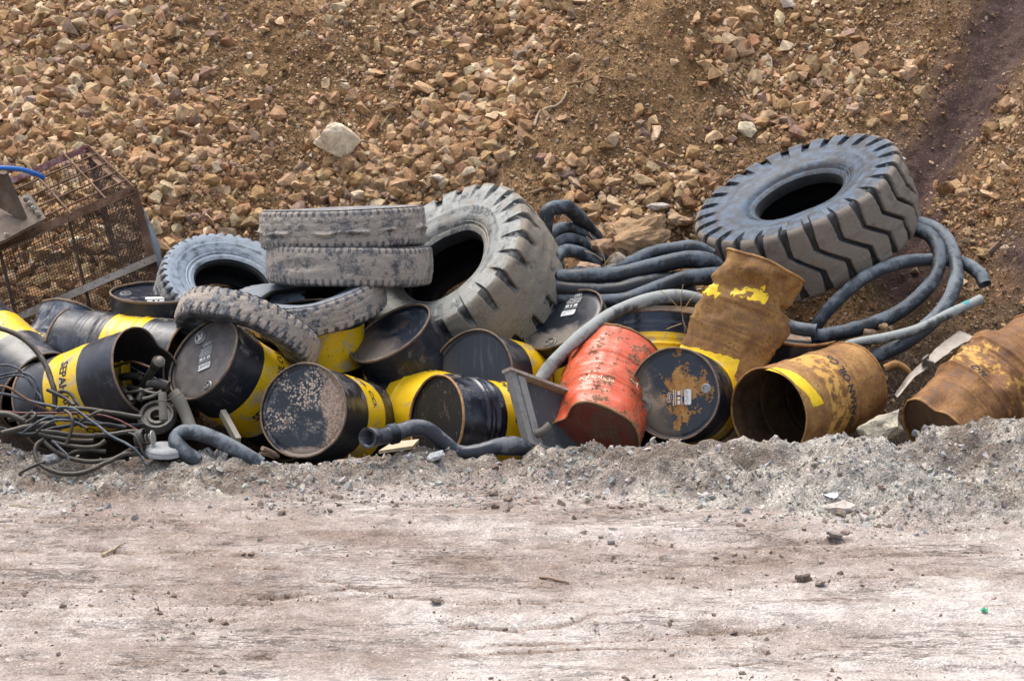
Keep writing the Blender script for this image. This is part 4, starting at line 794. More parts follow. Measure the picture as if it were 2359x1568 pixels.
# ------------------------------------------------------------------ tyres
def rubber_mat(name, mud=(.255, .205, .16), mudk=.6, bloom=(.17, .195, .23), bloomk=.6, sidek=.5, tread_mud=.8, crack=.5):
    m = NT(name); rest = m.attr("rest"); tr = m.attr("tread", "Fac"); gr = m.attr("groove", "Fac"); up = m.upness()
    lo = m.noise(rest, 4.5, 6, .6); mid = m.noise(rest, 14, 7, .68); hi = m.noise(rest, 70, 6, .72); st = m.noise(m.mapping(m.attr("polar"), (2.5, 22, 1)), 1.0, 6, .68)
    c = m.mix(m.rng(hi, .3, .7), (.013, .014, .017), (.034, .037, .043))
    b = m.math('ADD', m.math('MULTIPLY', mid, .5), m.math('ADD', m.math('MULTIPLY', st, .35), m.math('MULTIPLY', up, .10))); bl = m.rng(b, .60 - bloomk * .30, .74 - bloomk * .26)
    c = m.mix(m.math('MULTIPLY', bl, m.math('MULTIPLY_ADD', tr, -.42, .84)), c, m.mix(hi, tuple(q * .7 for q in bloom), tuple(q * 1.25 for q in bloom)))
    k = m.math('ADD', m.math('MULTIPLY', lo, .45), m.math('ADD', m.math('MULTIPLY', mid, .45), m.math('MULTIPLY', m.math('SUBTRACT', hi, .5), .25)))
    sd = m.rng(k, .60 - sidek * .30, .70 - sidek * .24); tm = m.rng(k, .58 - tread_mud * .36, .68 - tread_mud * .36); tm = m.math('MULTIPLY', tm, m.rng(gr, .55, .1, .12, 1))
    md = m.math('ADD', m.math('MULTIPLY', tm, tr), m.math('MULTIPLY', sd, m.math('SUBTRACT', 1.0, tr)))
    c = m.mix(m.math('MULTIPLY', md, mudk * 1.25 if mudk < .8 else .97), c, m.mix(hi, tuple(q * .72 for q in mud), tuple(q * 1.22 for q in mud)))
    cr = m.voro(m.mapping(rest, (1, 1, 1)), 26, feature='DISTANCE_TO_EDGE'); cm = m.math('MULTIPLY', m.rng(cr, .03, .0), m.math('MULTIPLY', tr, m.rng(lo, .45, .62))); c = m.mix(m.math('MULTIPLY', cm, crack), c, (.02, .018, .017))
    h = m.math('ADD', m.math('MULTIPLY', hi, .5), m.math('SUBTRACT', m.math('MULTIPLY', mid, .8), m.math('MULTIPLY', cm, .8)))
    return m.out(c, m.rng(md, 0, 1, .55, .95), m.bump(h, .55, .006), spec=.4)
DARKRUB = flat_mat('dark_casing', (.009, .009, .010), .8, 0, .10, (.06, .055, .05), 12)
class Tyre:
    def __init__(s, label, u, v, y, a, r, R, W, rb, mat, kind="truck", worn=False, N=60, seed=1, warp=.004, flat=None, depth=None, group=None, cut=None):
        s.o, s.X, s.Y, s.Z, s.d, xl, ul = frame(u, v, y, a, r); X, Y, Z = s.X, s.Y, s.Z
        s.root = thing("loader_tyre" if kind == "loader" else "truck_tyre", label, "tyre", group=group, mat4=Matrix(((X[0], Y[0], Z[0], s.o[0]), (X[1], Y[1], Z[1], s.o[1]), (X[2], Y[2], Z[2], s.o[2]), (0, 0, 0, 1))))
        sh = R - (.055 if kind == "loader" else .022); hb = .5 * W
        def side(sgn):   # bead -> shoulder, at one side
            pts = [(rb - .012, .30), (rb - .014, .22), (rb, .165), (rb + .018, .135), (rb + .03, .125), (rb + .036, .132), (rb + .052, .10), (rb + .058, .106), (rb + .075, .075)]
            for q in np.linspace(.12, 1, 20): rr = rb + .075 + (sh - rb - .075) * q; pts.append((rr, .078 * (1 - q) ** 2 + (.0 if kind == "loader" else .006) + .045 * max(0, q - .72) ** 1.4 + (-.006 if .30 < q < .36 else 0)))
            return [(rr, zz * W) for rr, zz in pts]
        sa = side(1); nt = 44; s.sp = np.array(sa); s.ul = ul
        w = np.linspace(1, -1, nt); edge = sa[-1][1]; crown = .016 if kind == "loader" else .012
        tr = [(R - crown * q * q - (.020 * max(0, (abs(q) - .86) / .14) ** 2), hb - q * (hb - edge - .002)) for q in w]
        prof = sa + tr + [(rr, W - zz) for rr, zz in sa[::-1]]; inner = [(R - .075, W * .85), (R - .06, W * .5), (R - .075, W * .15)]
        prof = np.array(prof + inner); npf = len(prof); ns = len(sa); tread = np.zeros(npf); tread[ns:ns + nt] = 1; wq = np.zeros(npf); wq[:ns] = 1.0; wq[ns:ns + nt] = w; wq[ns + nt:] = -1
        nth = N * (30 if kind == "loader" else 10); th = np.arange(nth) * 2 * math.pi / nth; TH, RR = np.meshgrid(th, prof[:, 0], indexing='ij'); ZZ = np.broadcast_to(prof[:, 1], TH.shape).copy(); WQ = np.broadcast_to(wq, TH.shape); RR = RR.copy()
        T = np.broadcast_to(tread, TH.shape); pol = np.stack([TH * R, RR + ZZ, 0 * TH], -1); outer = np.zeros(npf, bool); outer[:ns * 2 + nt] = True
        fr = lambda p: np.abs(p - np.round(p)); shf = sstep(sh - .17, sh - .03, RR)   # how near the shoulder on the sidewall
        if kind == "loader":
            z = .92 * np.clip((.30 - WQ) / .62, 0, 1); ph = TH * N / (2 * math.pi) + z; hw = .095 + .075 * sstep(.45, 1.0, np.abs(WQ)); g = 1 - sstep(hw - .035, hw + .035, fr(ph)); dep = depth or .048
            if worn: g = g * sstep(.34, .62, np.abs(WQ) + .10 * vnoise(np.stack([TH * 5, 0 * TH, ZZ * 6], -1), seed + 8))
            g = g * np.where(T > .5, 1, shf) * np.where(outer[None], 1, 0); g = g * (1 + .25 * vnoise(np.stack([TH * 9, ZZ * 12, 0 * TH], -1), seed))
            worn = .35 * np.clip(fbm(np.stack([np.cos(TH) * 2, np.sin(TH) * 2, ZZ * 4], -1), 2, seed + 2), 0, 1)
            RR = RR - g * dep * np.where(T > .5, 1, .25) * (1 - worn); ZZ = ZZ + np.sign(hb - ZZ) * g * dep * np.where(T > .5, 0, .55)
            RR += .006 * T * fbm(np.stack([np.cos(TH) * 6, np.sin(TH) * 6, ZZ * 16], -1), 3, seed + 5)
        else:
            ph = TH * N / (2 * math.pi); g = np.zeros_like(TH); tri = 4 * np.abs(ph / 2 - np.floor(ph / 2 + .5)) - 1
            e = np.abs(WQ); k0 = 1 - sstep(.14, .24, fr(ph + .5 * (WQ > 0)))
            if depth != 0:
                g = np.maximum(g, k0 * sstep(.60, .74, e) * np.where(T > .5, 1, sstep(sh - .035, sh, RR)))
                if s_ := (cut or {}).get("rib", True):
                    for c0 in (-.36, .0, .36): g = np.maximum(g, .32 * (1 - sstep(.02, .05, np.abs(WQ - c0 - .05 * tri))) * T)
                if (cut or {}).get("lugs"): g = np.maximum(g, (1 - sstep(.07, .14, fr(ph + .35 * np.abs(WQ) ** 1.5 + .5 * (WQ > 0) + .12 * vnoise(np.stack([TH * 4, ZZ * 9, 0 * TH], -1), 5)))) * sstep(.30, .42, e) * T)
            g = g * np.where(outer[None], 1, 0); g = g * (.75 + .35 * vnoise(np.stack([TH * 14, ZZ * 30, 0 * TH], -1), seed)); dep = .013 if depth is None else depth
            RR = RR - g * dep; RR += .0035 * T * fbm(np.stack([np.cos(TH) * 9, np.sin(TH) * 9, ZZ * 30], -1), 3, seed + 5)
            if cut and cut.get("split"):   # torn ridge running round the tread
                w0, ra = cut["split"]; d = WQ - w0 - .10 * vnoise(np.stack([TH * 5, 0 * TH, 0 * TH], -1), 3); lift = np.clip(fbm(np.stack([TH * 6, 0 * TH, 0 * TH], -1), 3, 8) + .35, 0, 1); RR += T * ra * lift * np.exp(-(d / .10) ** 2) * (d > -.12) ; RR -= T * ra * .55 * lift * np.exp(-((d + .2) / .10) ** 2)
            if cut and cut.get("gouge"):
                t0, w0 = cut["gouge"]; dt = (TH - t0 + math.pi) % (2 * math.pi) - math.pi; q = np.exp(-((dt / .30) ** 2 + ((WQ - w0 + .25 * dt) / .30) ** 2) ** 2); RR -= T * q * (.016 + .008 * vnoise(np.stack([TH * 40, ZZ * 60, 0 * TH], -1), 4))
        pc = np.stack([np.cos(TH), np.sin(TH), ZZ * 2], -1); RR = RR + warp * fbm(pc * 1.2 + seed * 3, 2, seed); ZZ = ZZ + warp * 1.6 * fbm(pc * 1.1 + seed * 7, 2, seed + 1)
        G = np.stack([RR * np.cos(TH), RR * np.sin(TH), ZZ], -1)
        if flat:   # ovalised / saddle shaped casing
            ph0, am, sd = flat; n = np.array((math.cos(math.radians(ph0)), math.sin(math.radians(ph0)))); q = G[..., :2] @ n; G[..., :2] -= q[..., None] * am * n; G[..., 2] += sd * np.cos(2 * (TH - math.radians(ph0))) * (RR / R) ** 2
        ia = list(range(ns)); mb = MB()
        def part(name, cols, parent, mat):
            b = MB(); g3 = G[:, cols]; b.grid(g3, wrap_u=True, rest=g3); b.attr("tread", np.broadcast_to(tread[cols], TH[:, cols].shape).ravel()); b.attr("groove", g[:, cols].ravel()); b.attr("polar", pol[:, cols].reshape(-1, 3)); return b.build(name, mat, parent, sharp=42)
        s.tread = part("tread", np.arange(ns - 1, ns + nt + 1), s.root, mat); s.side = part("sidewall", np.arange(2, ns), s.root, mat); part("sidewall", np.arange(ns + nt, 2 * ns + nt - 2), s.root, mat)
        part("casing", np.concatenate([np.arange(2 * ns + nt - 3, npf), np.arange(0, 3)]), s.root, DARKRUB)
MUD1 = rubber_mat("rubber_dusty_skytint", mud=(.215, .18, .145), mudk=.9, bloom=(.060, .098, .150), bloomk=.55, sidek=.12, tread_mud=.86)  # dust bloom; its blue is skylight put into the colour
MUD2 = rubber_mat("rubber_clay_dusty", mud=(.25, .215, .165), mudk=.80, bloom=(.33, .335, .31), bloomk=.85, sidek=.50, tread_mud=.80, crack=.8)
MUD3 = rubber_mat("rubber_muddy", mud=(.335, .29, .245), mudk=.9, bloom=(.19, .19, .195), bloomk=1.3, sidek=.55, tread_mud=.60, crack=.2)
MUD4 = rubber_mat("rubber_pale_bloom", mud=(.30, .27, .23), mudk=.6, bloom=(.25, .30, .36), bloomk=.80, sidek=.22, tread_mud=.5, crack=.2)
MUD5 = rubber_mat("rubber_caked", mud=(.36, .305, .255), mudk=.9, bloom=(.20, .225, .255), bloomk=1.1, sidek=.5, tread_mud=.60, crack=.3)
Tyre("big loader tyre with zigzag clay caked lugs lying tilted on the slope", 1830, 428, 1.62, 68, .375, .755, .52, .318, MUD1, "loader", N=26, seed=3)
tm_ = Tyre("big pale clay dusted loader tyre leaning between the stacked truck tyres and the hose coil", 1008, 592, 1.05, 52, .53, .70, .56, .315, MUD2, "loader", N=24, seed=6, warp=.010, depth=.040, worn=True)
V_, F_t = text_mesh("23.5-25", .052, .02, 'CENTER'); rr_ = .455 + V_[:, 1]; up_ = np.array((-.25, -.97)); a0 = math.atan2(tm_.ul @ tm_.Y, tm_.ul @ tm_.X) + .25
f_ = a0 + V_[:, 0] / .455; zz_ = np.interp(rr_, tm_.sp[:, 0], tm_.sp[:, 1]) + .010 * 1.6 * fbm(np.stack([np.cos(f_) * 1.2, np.sin(f_) * 1.2, 0 * f_], -1) + 42, 2, 7) - .004
mb = MB(); mb.add(np.stack([rr_ * np.cos(f_), rr_ * np.sin(f_), zz_], -1), F_t); mb.build("moulded_lettering", flat_mat("moulded_rubber", (.20, .205, .20), .8, 0, .2, (.33, .33, .31), 40), tm_.side, smooth=False)
Tyre("pale dusty truck tyre with toothed shoulder leaning under the left end of the tyre stack", 540, 642, .86, 106, .60, .50, .32, .265, MUD4, N=46, seed=9, depth=.030)
Tyre("topmost stacked truck tyre with a torn ridge across its muddy tread", 788, 478, .98, 88, .018, .553, .265, .30, MUD3, N=64, seed=12, cut=dict(split=(-.10, .020)), depth=.012)
Tyre("second stacked truck tyre, worn nearly smooth with a gouge in its tread", 805, 564, .90, 90.5, .025, .556, .262, .30, MUD3, N=70, seed=15, cut=dict(rib=False, gouge=(2.2, .05)), depth=.006)
Tyre("slack truck tyre lying tilted beneath the two stacked tyres", 700, 662, .62, 81, .17, .53, .215, .31, MUD5, N=46, seed=18, warp=.010, flat=(90, .0, .018))
Tyre("narrow mud caked truck tyre draped diagonally over the grey lidded drum", 556, 800, .10, -69, .30, .475, .20, .27, MUD5, N=44, seed=21, cut=dict(rib=False, lugs=True), warp=.008, depth=.016)

# ------------------------------------------------------------------ hoses and cables
def hose_mat(name, base, bloom, k=.6, rough=.55, scale=1.0):
    m = NT(name); rest = m.attr("rest"); n = m.noise(rest, 9 * scale, 7, .68); hi = m.noise(rest, 60, 6, .7); rg = m.noise(m.mapping(rest, (2, 2, 55)), 1.0, 4, .65); up = m.upness()
    q = m.math('ADD', m.math('MULTIPLY', n, .76), m.math('ADD', m.math('MULTIPLY', rg, .14), m.math('MULTIPLY', up, .09))); f = m.rng(q, .62 - k * .26, .74 - k * .22)
    c = m.mix(m.math('MULTIPLY', f, .85), base, m.mix(hi, tuple(a * .75 for a in bloom), tuple(a * 1.2 for a in bloom))); return m.out(c, m.rng(f, 0, 1, rough * .8, .9), m.bump(m.math('ADD', hi, m.math('MULTIPLY', rg, .15)), .3, .003), spec=.4)
HB = hose_mat("hose_blue_black", (.012, .015, .020), (.125, .15, .175), .72); HP = hose_mat("hose_pale", (.05, .055, .055), (.34, .355, .335), 1.05); HD = hose_mat("hose_dark", (.012, .013, .015), (.13, .145, .16), .45); HG = hose_mat("hose_blue_grey", (.035, .045, .055), (.195, .22, .24), .72)
HT = hose_mat("hose_brown", (.040, .033, .025), (.15, .125, .09), .55, scale=1.6); HK = hose_mat("cable_grey", (.03, .034, .042), (.17, .185, .205), .7, scale=1.6); HR = hose_mat("cable_red", (.14, .035, .03), (.30, .20, .17), .5, scale=2); HU = hose_mat("cable_blue", (.02, .12, .42), (.15, .22, .32), .2, .4); HO = hose_mat("cable_rust", (.11, .05, .022), (.22, .14, .08), .5, scale=2)
def hose(name, label, pts, rpx, mat, cat="hose", group=None, y=None, n=14, step=.018, hollow=True, mod=None, jit=.0):
    w = np.array([P(p[0], p[1], p[2] if len(p) > 2 else y) for p in pts]); c = spline(w, step); r = rpx / ppm(float(c[:, 1].mean()))
    if jit: c = c + jit * np.stack([fbm(np.stack([np.arange(len(c)) * .12, 0 * c[:, 0] + q * 9, 0 * c[:, 0]], -1), 2, q) for q in range(3)], -1)
    rr = np.full(len(c), r)
    rr = rr * (1 + .05 * fbm(np.stack([np.arange(len(c)) * .10 + rpx * 7, 0 * c[:, 0], 0 * c[:, 0]], -1), 2, int(rpx * 10)))
    if mod is not None: rr = rr * mod(np.linspace(0, 1, len(c)))
    mb = MB(); mb.tube(c, rr, n, hollow=hollow); return tagit(mb.build(name, mat), label, cat, group)
# coil in the middle
hose("rubber_hose", "blue black hose with a sharp kink at its top, rising from the coil", [(1262, 585, 1.35), (1255, 540, 1.3), (1258, 500, 1.28), (1268, 482, 1.3), (1300, 477, 1.35), (1310, 480, 1.38), (1340, 508, 1.5), (1374, 548, 1.6)], 17, HB)
hose("rubber_hose", "upper arching hose of the coil left of the brown boulder", [(1262, 590, 1.28), (1268, 553, 1.32), (1290, 528, 1.42), (1330, 532, 1.5), (1372, 568, 1.52), (1400, 600, 1.5)], 15, HB)
hose("rubber_hose", "middle arching hose of the coil left of the brown boulder", [(1268, 610, 1.2), (1275, 575, 1.24), (1305, 552, 1.32), (1345, 565, 1.4), (1378, 605, 1.42)], 16, HB)
hose("rubber_hose", "lowest looping hose of the coil beside the middle loader tyre", [(1306, 655, 1.02), (1282, 630, 1.05), (1278, 600, 1.1), (1300, 578, 1.2), (1340, 585, 1.3), (1372, 610, 1.32), (1360, 625, 1.26), (1330, 625, 1.2), (1318, 645, 1.1), (1320, 665, 1.02)], 15, HG)
hose("rubber_hose", "long hose lying topmost across the front of the coil, below the small grey rock", [(1285, 640, .95), (1340, 637, .93), (1420, 633, .93), (1500, 615, .96), (1580, 598, 1.02), (1640, 605, 1.1), (1665, 640, 1.1)], 20, HB)
hose("rubber_hose", "hose passing behind the boulder side of the coil towards the big tilted tyre", [(1370, 640, 1.0), (1440, 612, 1.06), (1500, 585, 1.16), (1560, 575, 1.22), (1600, 572, 1.22), (1640, 590, 1.2)], 18, HB)
hose("rubber_hose", "short pale hose end poking up behind the coil by the brown boulder", [(1475, 600, 1.2), (1510, 580, 1.24), (1540, 573, 1.3), (1560, 590, 1.3)], 12, HG)
hose("rubber_hose", "dark hose lying second from the top in the coil front", [(1272, 662, .92), (1340, 668, .88), (1420, 668, .86), (1500, 650, .90), (1580, 640, 1.0), (1650, 640, 1.06)], 19, HD)
hose("rubber_hose", "lower hose of the coil running down behind the buckled lid drum", [(1290, 690, .9), (1380, 695, .80), (1450, 690, .78), (1520, 662, .84), (1580, 640, .92), (1660, 632, 1.0)], 19, HB)
hose("rubber_hose", "dark hose buried at the bottom of the coil", [(1270, 680, 1.0), (1330, 685, .97), (1420, 680, .96), (1500, 672, .98), (1600, 665, 1.0)], 16, HD)
hose("rubber_hose", "long pale grey hose arching over the black drums and down behind the orange drum", [(1240, 884, .05), (1262, 850, .10), (1300, 808, .16), (1350, 764, .26), (1410, 722, .42), (1480, 694, .58), (1550, 682, .70), (1612, 692, .78), (1660, 720, .8)], 15.5, HP)
# loops at the right
hose("rubber_hose", "outer hose loop curving down from the big tilted tyre at the right", [(2060, 540, 1.6), (2090, 520, 1.5), (2130, 518, 1.4), (2175, 545, 1.25), (2200, 605, 1.05), (2198, 660, .85), (2165, 720, .68), (2110, 770, .56), (2050, 806, .52), (1980, 835, .52)], 17, HG)
hose("rubber_hose", "inner hose loop lying inside the outer one beside the big tilted tyre", [(2050, 550, 1.55), (2085, 530, 1.45), (2130, 535, 1.32), (2160, 570, 1.16), (2158, 625, .98), (2120, 680, .8), (2050, 730, .66), (1960, 760, .56), (1870, 778, .62)], 17, HB)
hose("rubber_hose", "grey hose curving from the grit lidded drum past the tyre to a buried end", [(1862, 800, .92), (1880, 750, .86), (1920, 700, .86), (1990, 640, .92), (2070, 606, 1.06), (2150, 598, 1.1), (2215, 605, 1.1), (2255, 630, 1.02), (2268, 655, .96)], 15, HG)
hose("rubber_hose", "pale hose lying lowest at the right with a frayed turquoise end", [(1900, 815, .38), (1970, 790, .42), (2050, 775, .46), (2120, 755, .54), (2180, 725, .64), (2235, 700, .74), (2258, 688, .8)], 11, HP)
hose("rubber_hose", "dark hose dipping from under the tilted tyre behind the crushed drum", [(1770, 690, .85), (1790, 735, .66), (1830, 755, .6), (1880, 762, .56)], 15, HG)
hose("frayed_sleeve", "turquoise frayed braid at the end of the pale hose at the right", [(2196, 716, .665), (2226, 703, .725), (2252, 690, .785)], 8, flat_mat("turquoise", (.06, .29, .30), .8, 0, .50, (.30, .32, .30), 80), "braid", mod=lambda t: 1.28 + .12 * np.sin(t * 60))
# pipes in front
t_ = thing("rubber_pipe", "thick bent rubber pipe with a flared end and ribbed collar before the glossy drum", "pipe", P(1010, 1035, -.78))
w = np.array([P(u_, v_, y_) for u_, v_, y_ in [(846, 1008, -1.04), (870, 1006, -.95), (910, 998, -.88), (950, 985, -.84), (985, 990, -.82), (1020, 1018, -.80), (1055, 1040, -.80), (1100, 1040, -.80), (1150, 1028, -.78), (1195, 1028, -.76), (1212, 1036, -.72)]]); c = spline(w, .012)
q = np.linspace(0, 1, len(c)); rr = (19 + 5 * sstep(.10, .0, q) + 4 * np.exp(-((q - .9) / .06) ** 2) - 3 * np.exp(-((q - .62) / .08) ** 2)) / 378.; mb = MB(); mb.tube(c, rr, 22, hollow=True); PIPE = hose_mat("pipe_rubber", (.022, .026, .036), (.16, .165, .175), .62, .42); mb.build("pipe_body", PIPE, t_, loc=t_.location)
i0, i1 = int(.185 * len(c)), int(.275 * len(c)); cc = spline(c[i0:i1:4], .0012); mb = MB(); mb.tube(cc, .057 + .006 * np.sin(np.linspace(0, 1, len(cc)) * 2 * math.pi * 9), 22, cap=False); mb.build("ribbed_collar", HB, t_, loc=t_.location)
hose("rubber_hose", "thick blue grey hose bent back on itself on the bank before the spotted drum", [(455, 1062, -.92), (425, 1042, -.92), (404, 1018, -.88), (408, 1000, -.84), (440, 994, -.82), (490, 1008, -.84), (540, 1034, -.86), (600, 1070, -.86)], 20, HG, mod=lambda t: 1 - .25 * np.exp(-((t - .28) / .06) ** 2))
# the tangle at the left
TG = [("thick dark rubber hose arching over the banded drums at the left edge", [(-40, 748, -.25), (0, 757, -.28), (38, 768, -.32), (75, 797, -.38), (103, 838, -.46), (122, 884, -.56), (126, 925, -.62), (118, 965, -.66)], 6.5, HT),
    ("thin grey cable looping high over the scrap drum's back end", [(-20, 872, -.55), (20, 862, -.56), (52, 857, -.58), (76, 868, -.6), (90, 900, -.62), (84, 935, -.64), (70, 950, -.65)], 2.7, HK),
    ("thin grey cable looping just inside the highest loop", [(-20, 880, -.56), (20, 868, -.57), (50, 864, -.59), (72, 878, -.61), (83, 905, -.63), (78, 935, -.65), (74, 960, -.66)], 2.7, HK),
    ("thin grey cable curving from the left edge down past the scrap drum", [(-20, 843, -.54), (25, 843, -.56), (55, 857, -.58), (80, 895, -.62), (94, 915, -.66), (92, 945, -.68)], 2.6, HK),
    ("rust brown rod like cable sloping down from the left edge", [(-20, 890, -.60), (20, 894, -.62), (63, 918, -.66), (100, 939, -.70), (122, 950, -.72)], 3.4, HO),
    ("grey cable crossing low over the yellow band of the scrap drum", [(-20, 905, -.62), (25, 911, -.64), (63, 920, -.66), (100, 929, -.70), (145, 941, -.74), (190, 952, -.78)], 3.4, HK),
    ("thin red cable stretched across the tangle", [(-30, 948, -.74), (40, 949, -.76), (113, 950, -.78), (180, 952, -.80), (226, 956, -.80), (276, 969, -.80), (326, 995, -.82)], 2.1, HR),
    ("brown hose stub lying on the yellow band of the scrap drum", [(110, 898, -.62), (130, 908, -.64), (155, 920, -.66), (172, 932, -.70)], 4.8, HT),
    ("brown hose bending over just right of the stub on the scrap drum", [(135, 905, -.60), (150, 902, -.62), (165, 910, -.64), (178, 926, -.67), (192, 942, -.70)], 4.6, HT),
    ("brown hose running level towards the pulley ring", [(128, 948, -.72), (160, 943, -.74), (200, 941, -.74), (240, 946, -.74), (285, 954, -.74), (325, 962, -.74)], 5.4, HT),
    ("pale blue cable sweeping down across the tangle to a cut end on the gravel", [(132, 944, -.78), (145, 939, -.80), (172, 943, -.82), (202, 961, -.86), (228, 980, -.90), (254, 1002, -.94), (290, 1022, -.96), (318, 1042, -.99), (332, 1060, -1.0), (339, 1072, -1.02)], 3.3, HG),
    ("long straight brown hose, upper of a parallel pair in the tangle", [(84, 995, -.92), (130, 997, -.90), (190, 1001, -.89), (250, 1000, -.88), (318, 993, -.86)], 5.4, HT),
    ("long brown hose, lower of the parallel pair in the tangle", [(90, 1000, -.94), (120, 1008, -.93), (175, 1013, -.92), (215, 1012, -.92)], 5.2, HT),
    ("large brown hose loop spilling lowest over the gravel", [(102, 1012, -.94), (86, 1026, -.98), (82, 1045, -1.02), (94, 1068, -1.06), (132, 1086, -1.10), (176, 1090, -1.12), (216, 1080, -1.10), (250, 1062, -1.06), (286, 1048, -1.0), (326, 1046, -.96)], 5.4, HT),
    ("brown hose loop nested above the lowest one", [(102, 1016, -.94), (116, 1030, -.97), (140, 1046, -1.0), (180, 1058, -1.02), (225, 1061, -1.02), (262, 1056, -1.0), (295, 1040, -.96), (320, 1030, -.93)], 5.4, HT),
    ("hose with a metal coupling end pointing at the left edge", [(4, 999, -.92), (30, 993, -.90), (62, 984, -.88), (95, 976, -.85), (125, 972, -.82)], 6.8, HT),
    ("ribbed brown hose in the left of the tangle", [(-20, 954, -.76), (20, 956, -.78), (45, 963, -.80), (72, 977, -.82)], 7.0, HT),
    ("short brown hose hooked over the ribbed hose", [(62, 974, -.86), (78, 965, -.86), (83, 955, -.84), (72, 953, -.82), (58, 962, -.82)], 4.4, HT),
    ("brown hose with a fitting hanging across the middle of the tangle", [(154, 1022, -.97), (161, 1008, -.96), (167, 985, -.94), (168, 965, -.92), (160, 950, -.88), (150, 944, -.84)], 3.9, HT),
    ("grey hose arching low over the coupling end", [(52, 1000, -.92), (72, 985, -.93), (98, 968, -.92), (118, 960, -.90), (134, 968, -.88)], 3.2, HK),
    ("grey hose arching just right of the coupling end", [(90, 992, -.93), (108, 979, -.94), (130, 969, -.93), (160, 967, -.91), (184, 975, -.90), (200, 984, -.90)], 3.2, HK),
    ("brown hose curling under the parallel pair", [(120, 1018, -.96), (150, 1026, -.97), (190, 1029, -.98), (222, 1026, -.97), (243, 1012, -.95)], 5.2, HT),
    ("brown hose end lying below the curled one", [(156, 1050, -.99), (178, 1040, -.99), (210, 1036, -.98), (245, 1038, -.97)], 4.6, HT),
    ("dark hose buried at the back of the tangle", [(-10, 985, -.76), (60, 1000, -.80), (130, 985, -.80), (210, 975, -.78), (290, 985, -.78)], 5.0, HD),
    ("dark hose running behind the red cable", [(20, 968, -.74), (110, 958, -.74), (190, 968, -.76), (270, 982, -.76), (330, 978, -.74)], 5.0, HD),
    ("brown hose rising to a joint under the red cable", [(186, 972, -.84), (205, 962, -.86), (222, 952, -.86), (240, 946, -.84)], 4.0, HT),
    ("thin dark cable hanging beside the grey cap", [(298, 998, -.90), (312, 1004, -.94), (322, 1022, -.97), (332, 1046, -.98), (342, 1054, -.96)], 3.0, HT),
    ("short grey cable poking out of the gravel under the big loop", [(125, 1018, -.98), (142, 1036, -1.02), (155, 1048, -1.05), (160, 1060, -1.06)], 3.0, HK),
    ("old brown root like hose end lying on the gravel at the left", [(45, 1092, -1.10), (70, 1078, -1.08), (100, 1065, -1.06), (112, 1060, -1.05)], 4.0, HT)]
for k, (lb, pts, r, mt) in enumerate(TG):
    kind = "hose" if r > 3.6 else "cable"
    hose("old_" + kind, lb, pts, r, mt, kind, "tangled hoses and cables at the left", n=10, step=.012, jit=.004)
hose("blue_cable", "bright blue cable lying over the top of the rusty cage", [(-60, 388, 1.45), (0, 387, 1.46), (50, 391, 1.5), (85, 402, 1.55), (100, 410, 1.6)], 5.5, HU, "cable", step=.01)

# ------------------------------------------------------------------ rusty mesh cage and what lies on it
OLD = rust_mat("angle_iron", ((.035, .019, .013), (.105, .052, .028), (.20, .13, .085)), .45); OLDG = rust_mat("angle_iron_pale", ((.14, .11, .085), (.27, .225, .18), (.38, .34, .29)), .3); WIRE = rust_mat("wire", ((.018, .013, .010), (.05, .033, .022), (.09, .06, .04)), .3); MAROON = rust_mat("maroon_iron", ((.07, .025, .03), (.15, .055, .055), (.36, .30, .28)), .2)
O = P(308, 436, 1.56); E1 = P(-190, 652, 1.46) - O; E2 = P(203, 340, 2.12) - O; E3 = P(388, 752, 1.44) - O
cage = thing("mesh_cage", "large rusty angle iron cage with woven wire sides, tilted on the slope", "cage", O + E3)
cp = lambda a, b, c: O + a * E1 + b * E2 + c * E3
def angle_bar(p, q, w, up, name, mat, t=.006):
    p, q = np.asarray(p), np.asarray(q); d = nrm(q - p); up = np.asarray(up, float); up = nrm(up - d * (up @ d)); sd = np.cross(d, up); mb = MB(); L = np.linalg.norm(q - p) / 2
    mb.box((p + q) / 2 + up * 0, d, sd, up, L, t / 2, w / 2); mb.box((p + q) / 2 + up * (w / 2 - t / 2 - .001) + sd * w / 2, d, sd, up, L - .001, w / 2 - t / 2, t / 2); return mb.build(name, mat, cage, loc=cage.location, smooth=False)
n2 = nrm(np.cross(E1, E3))
for a, b, w, up, mt in [((0, 0, 0), (1, 0, 0), .060, E3, OLD), ((0, 1, 0), (1, 1, 0), .045, E3, MAROON), ((0, 0, 0), (0, 1, 0), .045, E3, OLD), ((1, 0, 0), (1, 1, 0), .045, E3, OLD), ((0, 0, 0), (0, 0, 1), .058, E1, OLD), ((0, 1, 0), (0, 1, 1), .045, E1, MAROON), ((0, 0, 1), (1, 0, 1), .05, E3, OLD),
                          ((0, 1, 1), (1, 1, 1), .05, E3, OLD), ((0, 0, 1), (0, 1, 1), .05, E3, OLD), ((1, 0, 0), (1, 0, 1), .05, E1, OLD), ((1, 1, 0), (1, 1, 1), .05, E1, OLD)]:
    angle_bar(cp(*a), cp(*b), w, up, "frame_bar", mt)
mid = angle_bar(cp(-.02, -.025, .50), cp(1, -.025, .50), .050, E3, "middle_rail", OLDG)
for f in (.30, .62): mb = MB(); mb.tube(spline([cp(f, .012, .0), cp(f + .005, .012, .5), cp(f, .012, 1)], .05), .011, 7); mb.build("upright_rod", WIRE, cage, loc=cage.location)
